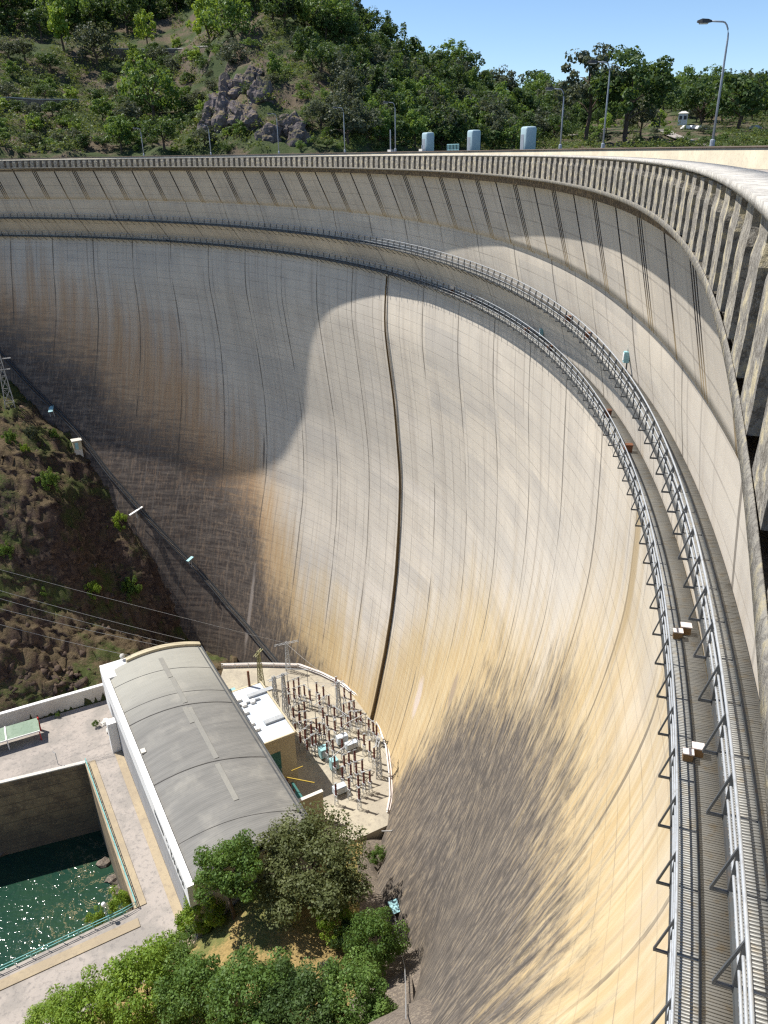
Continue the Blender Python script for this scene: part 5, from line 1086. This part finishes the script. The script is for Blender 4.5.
while len(_sp) < 420:
    px = _g.uniform(-20, 175); py = _g.uniform(395, 640)
    if mnoise.noise(Vector((px*.03, py*.03, 7))) < (-.05 if py < 520 else .12): continue
    p = slope_hit(px, py)
    if p is None or (p.x+58)*.55 > (p.y-126)*.9: continue
    _sp.append((p, _g.uniform(.8, 2.2)))
scrub('bank_scrub', 'sparse dry scrub on the rocky bank beside the dam', _sp, 50, M['scrub'])
# loose angular rock on the left bank: hull-shaped blocks half sunk in the slope, uncountable
def scree():
    g2 = np.random.default_rng(9); base = []
    for i in range(14):
        bm = bmesh.new(); sc_ = np.array([1, .7, .55])*g2.uniform(.7, 1.3, 3)
        for q in g2.normal(size=(11, 3)): bm.verts.new(Vector(q/np.linalg.norm(q)*sc_*g2.uniform(.75, 1.1)))
        r_ = bmesh.ops.convex_hull(bm, input=bm.verts); bmesh.ops.delete(bm, geom=[v for v in r_['geom_interior'] if isinstance(v, bmesh.types.BMVert)], context='VERTS')
        bmesh.ops.triangulate(bm, faces=bm.faces); bm.verts.index_update(); base.append((np.array([v.co[:] for v in bm.verts]), np.array([[v.index for v in f.verts] for f in bm.faces]))); bm.free()
    Vs, Qs = [], []; n = 0; cnt = 0
    while cnt < 2300:
        px = g2.uniform(-25, 185); py = g2.uniform(400, 690); p = slope_hit(px, py)
        if p is None or mnoise.noise(Vector((px*.025, py*.025, 3))) < -.25: continue
        cnt += 1; V, Q = base[cnt % 14]; s = .4+1.5*g2.random()**2.5; R_ = np.array(Matrix.Rotation(g2.uniform(-.5, .9), 3, 'X') @ Matrix.Rotation(g2.uniform(-.5, .5), 3, 'Y') @ Matrix.Rotation(g2.uniform(0, 6.28), 3, 'Z'))
        V = V@R_.T*s+np.array(p)+[0, 0, .35]; Vs.append(V); Qs.append(Q+n); n += len(V)
    o = link('scree', mesh_np('scree', np.concatenate(Vs), np.concatenate(Qs)), M['scree']); tag(o, 'angular brown rock rubble strewn over the bank beside the dam', 'rubble', None, 'stuff')
M['scree'] = mat_rock('broken_brown_rock', (.12, .084, .068), (.048, .037, .037), (.20, .145, .105), (.18, .14, .08), (.06, .075, .03), .2, .62)
scree()
# canopy of the denser woods between the trees one can tell apart
_sp = []; _g = np.random.default_rng(15)
while len(_sp) < 900:
    px = _g.uniform(-60, 840)
    if px < 375: py = _g.uniform(-16, np.interp(px, [-60, 130, 200, 260, 320, 375], [40, 36, 26, 20, 34, 120]))
    elif px < 530: py = _g.uniform(np.interp(px, [375, 420, 470, 490, 510, 530], [66, 84, 86, 96, 116, 122]), 152)
    else: py = _g.uniform(100, np.interp(px, [530, 560, 600, 640, 660, 700, 840], [148, 140, 126, 114, 108, 118, 126]))
    p, D = hill_hit(px, py)
    if p is not None: _sp.append((p-Vector((0, 0, .5)), _g.uniform(5.5, 9.0) if px < 530 else _g.uniform(4.5, 7.5)))
scrub('hill_canopy', 'dense dark green woodland canopy on the hills behind the crest', _sp, 150, M['leaf_dark'])
# -- trees across the far hills
def hill_tree(kind, px, py, hpx, label, group=None, name='tree', cat='tree', wide=1.0):
    p, D = hill_hit(px, py)
    if p is None: return None
    return plant(kind, name, label, cat, p-Vector((0, 0, .4)), hpx/772.5*D*.90, None, group, wide)
SPEC = [('hl1', 65, 56, 46, 'tall bright green poplar-like tree on the upper left terrace', .9), ('hl0', 148, 50, 30, 'bright green tree above the upper terrace wall', .9), ('hl2', 177, 53, 15, 'small rounded light green tree on the upper terrace', 1.0), ('hg0', 98, 68, 34, 'wide grey green tree right of the tall bright poplar-like tree', 1.2), ('hm0', 137, 68, 18, 'rounded mid green tree just below the upper terrace wall', 1.2),
        ('hm1', 155, 122, 56, 'largest spreading green tree at the centre of the left hillside', 1.0), ('hm0', 122, 155, 34, 'bright mid green tree just behind the crest, left part', 1.1), ('hm2', 103, 122, 22, 'leafy green tree below the lower terrace wall', 1.3), ('hg1', 132, 132, 30, 'grey green tree left of the largest spreading tree', 1.1), ('hd1', 165, 152, 32, 'dark tree in the shade below the largest spreading tree', 1.2), ('hl0', 210, 52, 46, 'bright light green tree at the foot of the dark upper wood', .9), ('hm1', 232, 50, 50, 'mid green spreading tree beside the bright one under the upper wood', 1.0),
        ('hg2', 285, 30, 40, 'tall grey green tree on the crown of the rocky spur', 1.1), ('hd0', 308, 68, 38, 'dark green tree on the shoulder of the rocky spur', 1.1), ('hm0', 275, 82, 26, 'green tree clinging to the rocky spur', 1.0), ('hg0', 232, 72, 26, 'grey green bushy tree on the left flank of the rocky spur', 1.2), ('hm2', 240, 140, 18, 'yellowish shrub tree at the base of the rocky spur', 1.2),
        ('ho0', 585, 146, 84, 'tall airy eucalyptus with see-through crown left of the dense dark one', 1.0), ('ho1', 624, 146, 86, 'dense dark eucalyptus rising above the right skyline', 1.15), ('hg1', 640, 140, 40, 'olive brown rounded tree right of the second nearest lamp', 1.1), ('hl0', 657, 132, 20, 'bright green round tree beside the dirt path', 1.2), ('hl2', 606, 134, 18, 'bright green round tree at the roadside left of the olive brown tree', 1.3), ('hm0', 626, 133, 16, 'green tree left of the olive brown tree at the roadside', 1.2),
        ('hd1', 700, 130, 46, 'dark spreading tree left of the nearest lamp pole', 1.1), ('hd0', 738, 132, 52, 'big dark green tree right of the nearest lamp pole', 1.25), ('hl1', 768, 118, 34, 'sunlit light green tree at the right photo edge', 1.3), ('hm1', 430, 122, 42, 'sunlit mid green tree on the near face of the wooded hill', 1.1), ('hm0', 385, 112, 34, 'sunlit green tree at the left end of the wooded hill', 1.0), ('hg1', 445, 150, 40, 'grey green tree behind the left and middle blue housings', 1.1), ('hg0', 490, 142, 40, 'grey green tree behind the middle and right blue housings', 1.1), ('hc0', 388, 60, 36, 'pointed conifer breaking the skyline at the left of the wooded hill', 1.0)]
for k, px, py, hpx, lab, w in SPEC: hill_tree(k, px, py, hpx, lab, None, 'tree', 'tree', w)
g = np.random.default_rng(21)
def scatter(n, xr, yf, hr, kinds, label, group, name='tree', cat='tree', mind=9, wide=(.9, 1.25)):
    pts = []; tries = 0
    while len(pts) < n and tries < n*40:
        tries += 1; x = g.uniform(*xr); lo, hi = yf(x); y = g.uniform(lo, hi)
        if all((x-a)**2+((y-b)*1.3)**2 > mind**2 for a, b in pts): pts.append((x, y))
    for x, y in pts:
        k = kinds[g.integers(len(kinds))]; hill_tree(k, x, y, g.uniform(*hr), label, group, name, cat, g.uniform(*wide))
sky_y = lambda x: np.interp(x, [300, 340, 375, 420, 470, 490, 510, 530], [20, 20, 60, 80, 82, 92, 112, 118])
scatter(84, (-50, 375), lambda x: (-14, np.interp(x, [-50, 60, 130, 200, 260, 320, 375], [44, 42, 40, 30, 26, 40, 60])), (26, 42), ['hd0', 'hd1', 'hd0', 'hm1', 'hg2', 'hd2'], 'dark green tree in the shaded upper wood across the top left hillside', 'trees of the upper left wood', mind=10)
scatter(26, (318, 400), lambda x: (sky_y(x)-5, 150), (26, 38), ['hd0', 'hd1', 'hm0', 'hg0'], 'tree on the steep shaded flank between rocky spur and wooded hill', 'trees between spur and wooded hill', mind=11)
scatter(92, (375, 530), lambda x: (sky_y(x), 153), (25, 38), ['hd0', 'hd1', 'hd0', 'hm1', 'hg1', 'hm0', 'hd2'], 'green tree of the dense wooded hill behind the blue housings', 'trees of the wooded hill', mind=9)
scatter(125, (520, 840), lambda x: (98, np.interp(x, [520, 560, 600, 640, 660, 700, 840], [150, 142, 130, 118, 112, 124, 132])), (17, 30), ['hd0', 'hd1', 'hd2', 'hm1', 'hg1', 'hd0'], 'dark tree of the mixed wood on the right bank beyond the crest road', 'trees of the right bank wood', mind=7)
scatter(110, (-40, 235), lambda x: (58, 157), (7, 17), ['hm0', 'hg0', 'hl2', 'hm1', 'hd1', 'hd0'], 'low green shrub on the rocky terraced hillside left', 'shrubs of the left terraces', 'bush', 'bush', 8, (1.2, 2.0))
scatter(40, (200, 350), lambda x: (45, 157), (6, 13), ['hg0', 'hm1', 'hd1'], 'low shrub among the rocks of the bare spur', 'shrubs of the rocky spur', 'bush', 'bush', 9, (1.2, 2.0))
scatter(34, (540, 830), lambda x: (134, 147), (5, 11), ['hm0', 'hg0', 'hd1'], 'low green scrub along the grassy far bank', 'scrub on the far bank', 'bush', 'bush', 8, (1.3, 2.2))
# pine plantation on the far right ridge: one mass nobody could count
def far_wood():
    Vs, Qs, Ts = [], [], []; n = 0; base = [crown(200+i, 420, .85, 'cone', 22) for i in range(4)]
    for i in range(620):
        px = g.uniform(505, 900); py = g.uniform(88, 104); p, D = hill_hit(px, py)
        if p is None: continue
        s = g.uniform(.95, 1.35); V, Q, T_ = base[i % 4]; a = g.uniform(0, 6.28); V = V*[1.15, 1.15, 1]*s; V = np.c_[V[:, 0]*cos(a)-V[:, 1]*sin(a), V[:, 0]*sin(a)+V[:, 1]*cos(a), V[:, 2]]+np.array(p)
        Vs.append(V); Qs.append(Q+n); Ts.append(T_); n += len(V)
    me = mesh_np('far_pine_wood', np.concatenate(Vs), np.concatenate(Qs), False, {'tone': ('FACE', np.concatenate(Ts))}); o = link('far_pine_wood', me, M['leaf_dark']); o['kind'] = 'stuff'; o['label'] = 'dark pine plantation along the far right ridge'; o['category'] = 'wood'
far_wood()
# terrace walls, roadside walls, path, far houses
def hill_wall(label, pts, hpx, mat=M['recess']):
    P = [hill_hit(x, y)[0] for x, y in pts]
    P = [p for p in P if p is not None]
    if len(P) < 2: return
    D = hypot(P[0].x, P[0].y); h = hpx/772.5*D; o = thing('terrace_wall', label, 'wall', P[0], 0, 'terrace walls on the left hillside'); m = MB()
    for a, b in zip(P[:-1], P[1:]): m.bar(a-P[0]+Vector((0, 0, h/2-.5)), b-P[0]+Vector((0, 0, h/2-.5)), .8, h+1)
    m.build('wall_body', mat, o); m = MB()
    for a, b in zip(P[:-1], P[1:]): m.bar(a-P[0]+Vector((0, 0, h+.08)), b-P[0]+Vector((0, 0, h+.08)), 1.0, .25)
    m.build('wall_coping', M['coping'], o)
hill_wall('grey stone terrace wall low on the left hillside', [(-30, 110), (10, 109), (40, 110), (80, 110)], 7); hill_wall('long grey road wall high on the left hillside', [(105, 60), (140, 60), (180, 60), (215, 60)], 7)
def ribbon(name, pts, w, mat):
    P = [hill_hit(x, y)[0] for x, y in pts]; P = [p+Vector((0, 0, .5)) for p in P if p]; m = MB()
    for a, b in zip(P[:-1], P[1:]):
        n_ = Vector((-(b-a).y, (b-a).x, 0)).normalized()*w/2; m.poly([a-n_, b-n_, b+n_, a+n_])
    m.build(name, mat)['kind'] = 'structure'
ribbon('dirt_path', [(664, 131), (670, 136), (680, 140), (694, 145), (710, 148)], 4.0, M['paving']); ribbon('dirt_road', [(545, 139), (575, 136), (595, 135), (630, 134)], 7.0, M['paving'])
def house(label, px, py, w, d, h, wall, roofm, hip=.35, group=None):
    p, D = hill_hit(px, py)
    if p is None: return
    yaw = atan2(p.y, p.x)+pi/2; o = thing('house', label, 'house', p+Vector((0, 0, 1.0)), yaw, group)
    m = MB(); m.box((0, 0, h/2-1.5), (w, d, h+3)); m.build('wall', wall, o)
    m = MB(); e_ = .4; m.add([(-w/2-e_, -d/2-e_, h), (w/2+e_, -d/2-e_, h), (w/2+e_, d/2+e_, h), (-w/2-e_, d/2+e_, h), (-w*hip, 0, h+d*.28), (w*hip, 0, h+d*.28)], [(0, 1, 5, 4), (2, 3, 4, 5), (1, 2, 5), (3, 0, 4), (3, 2, 1, 0)]); m.build('roof', roofm, o)
    n = max(2, int(w/4))
    for i in range(n): m = MB(); m.box((-w/2+w*(i+.5)/n, d/2+.03, h*.5), (1.1, .1, 1.4)); m.build('window', M['dark_steel'], o)
house('long pale house with grey roof half hidden in trees on the far right ridge', 700, 98, 26, 12, 9, M['offwhite'], M['dark_steel'], .3); house('small white house among trees left of the long pale ridge house', 648, 98, 10, 9, 8, M['white'], M['rust'])
house('small white hut in the clearing above the dirt path', 682, 125, 3.6, 3.2, 3.2, M['white'], M['offwhite'], .2)
for i, px in enumerate((686, 693, 700, 755)):
    p, D = hill_hit(px, 131.5)
    o = thing('parked_car', 'tiny %s car parked beyond the dry bank, %s' % (('white', 'grey', 'white', 'silver')[i], ('nearest the hut', 'between two white cars', 'right of the grey car', 'alone at the right photo edge')[i]), 'car', p+Vector((0, 0, .5)), .4, 'cars parked beyond the dry bank')
    m = MB(); V = []
    for z, l, w_, dx in ((.35, 4.2, 1.7, 0), (.85, 4.1, 1.68, 0), (.92, 3.0, 1.55, -.2), (1.42, 1.9, 1.3, -.25)): V += [(-l/2+dx, -w_/2, z), (l/2+dx, -w_/2, z), (l/2+dx, w_/2, z), (-l/2+dx, w_/2, z)]
    m.add(V, [(a*4+k, a*4+(k+1) % 4, a*4+4+(k+1) % 4, a*4+4+k) for a in range(3) for k in range(4)]+[(3, 2, 1, 0), (12, 13, 14, 15)]); m.build('body', (M['white'], M['steel'], M['white'], M['lamp'])[i], o)
    for sx in (-1.3, 1.3):
        for sy in (-.8, .8): MB().tube([(sx, sy-.1, .33), (sx, sy+.1, .33)], .33, 10).build('wheel', M['lamp_dark'], o)
# crossing boulders of the spur
for px, py, s in ((222, 112, 3.2), (232, 100, 3.6), (245, 92, 3.0), (228, 122, 3.6), (255, 88, 2.6), (214, 128, 3.0), (240, 118, 2.6), (262, 104, 3.0), (250, 130, 2.4), (290, 128, 2.6), (300, 146, 2.6), (270, 140, 2.4)):
    p, D = hill_hit(px, py); stone('purplish grey crag of the rocky spur behind the crest', p, s, M['crag'], 'crags of the rocky spur', 1.1)
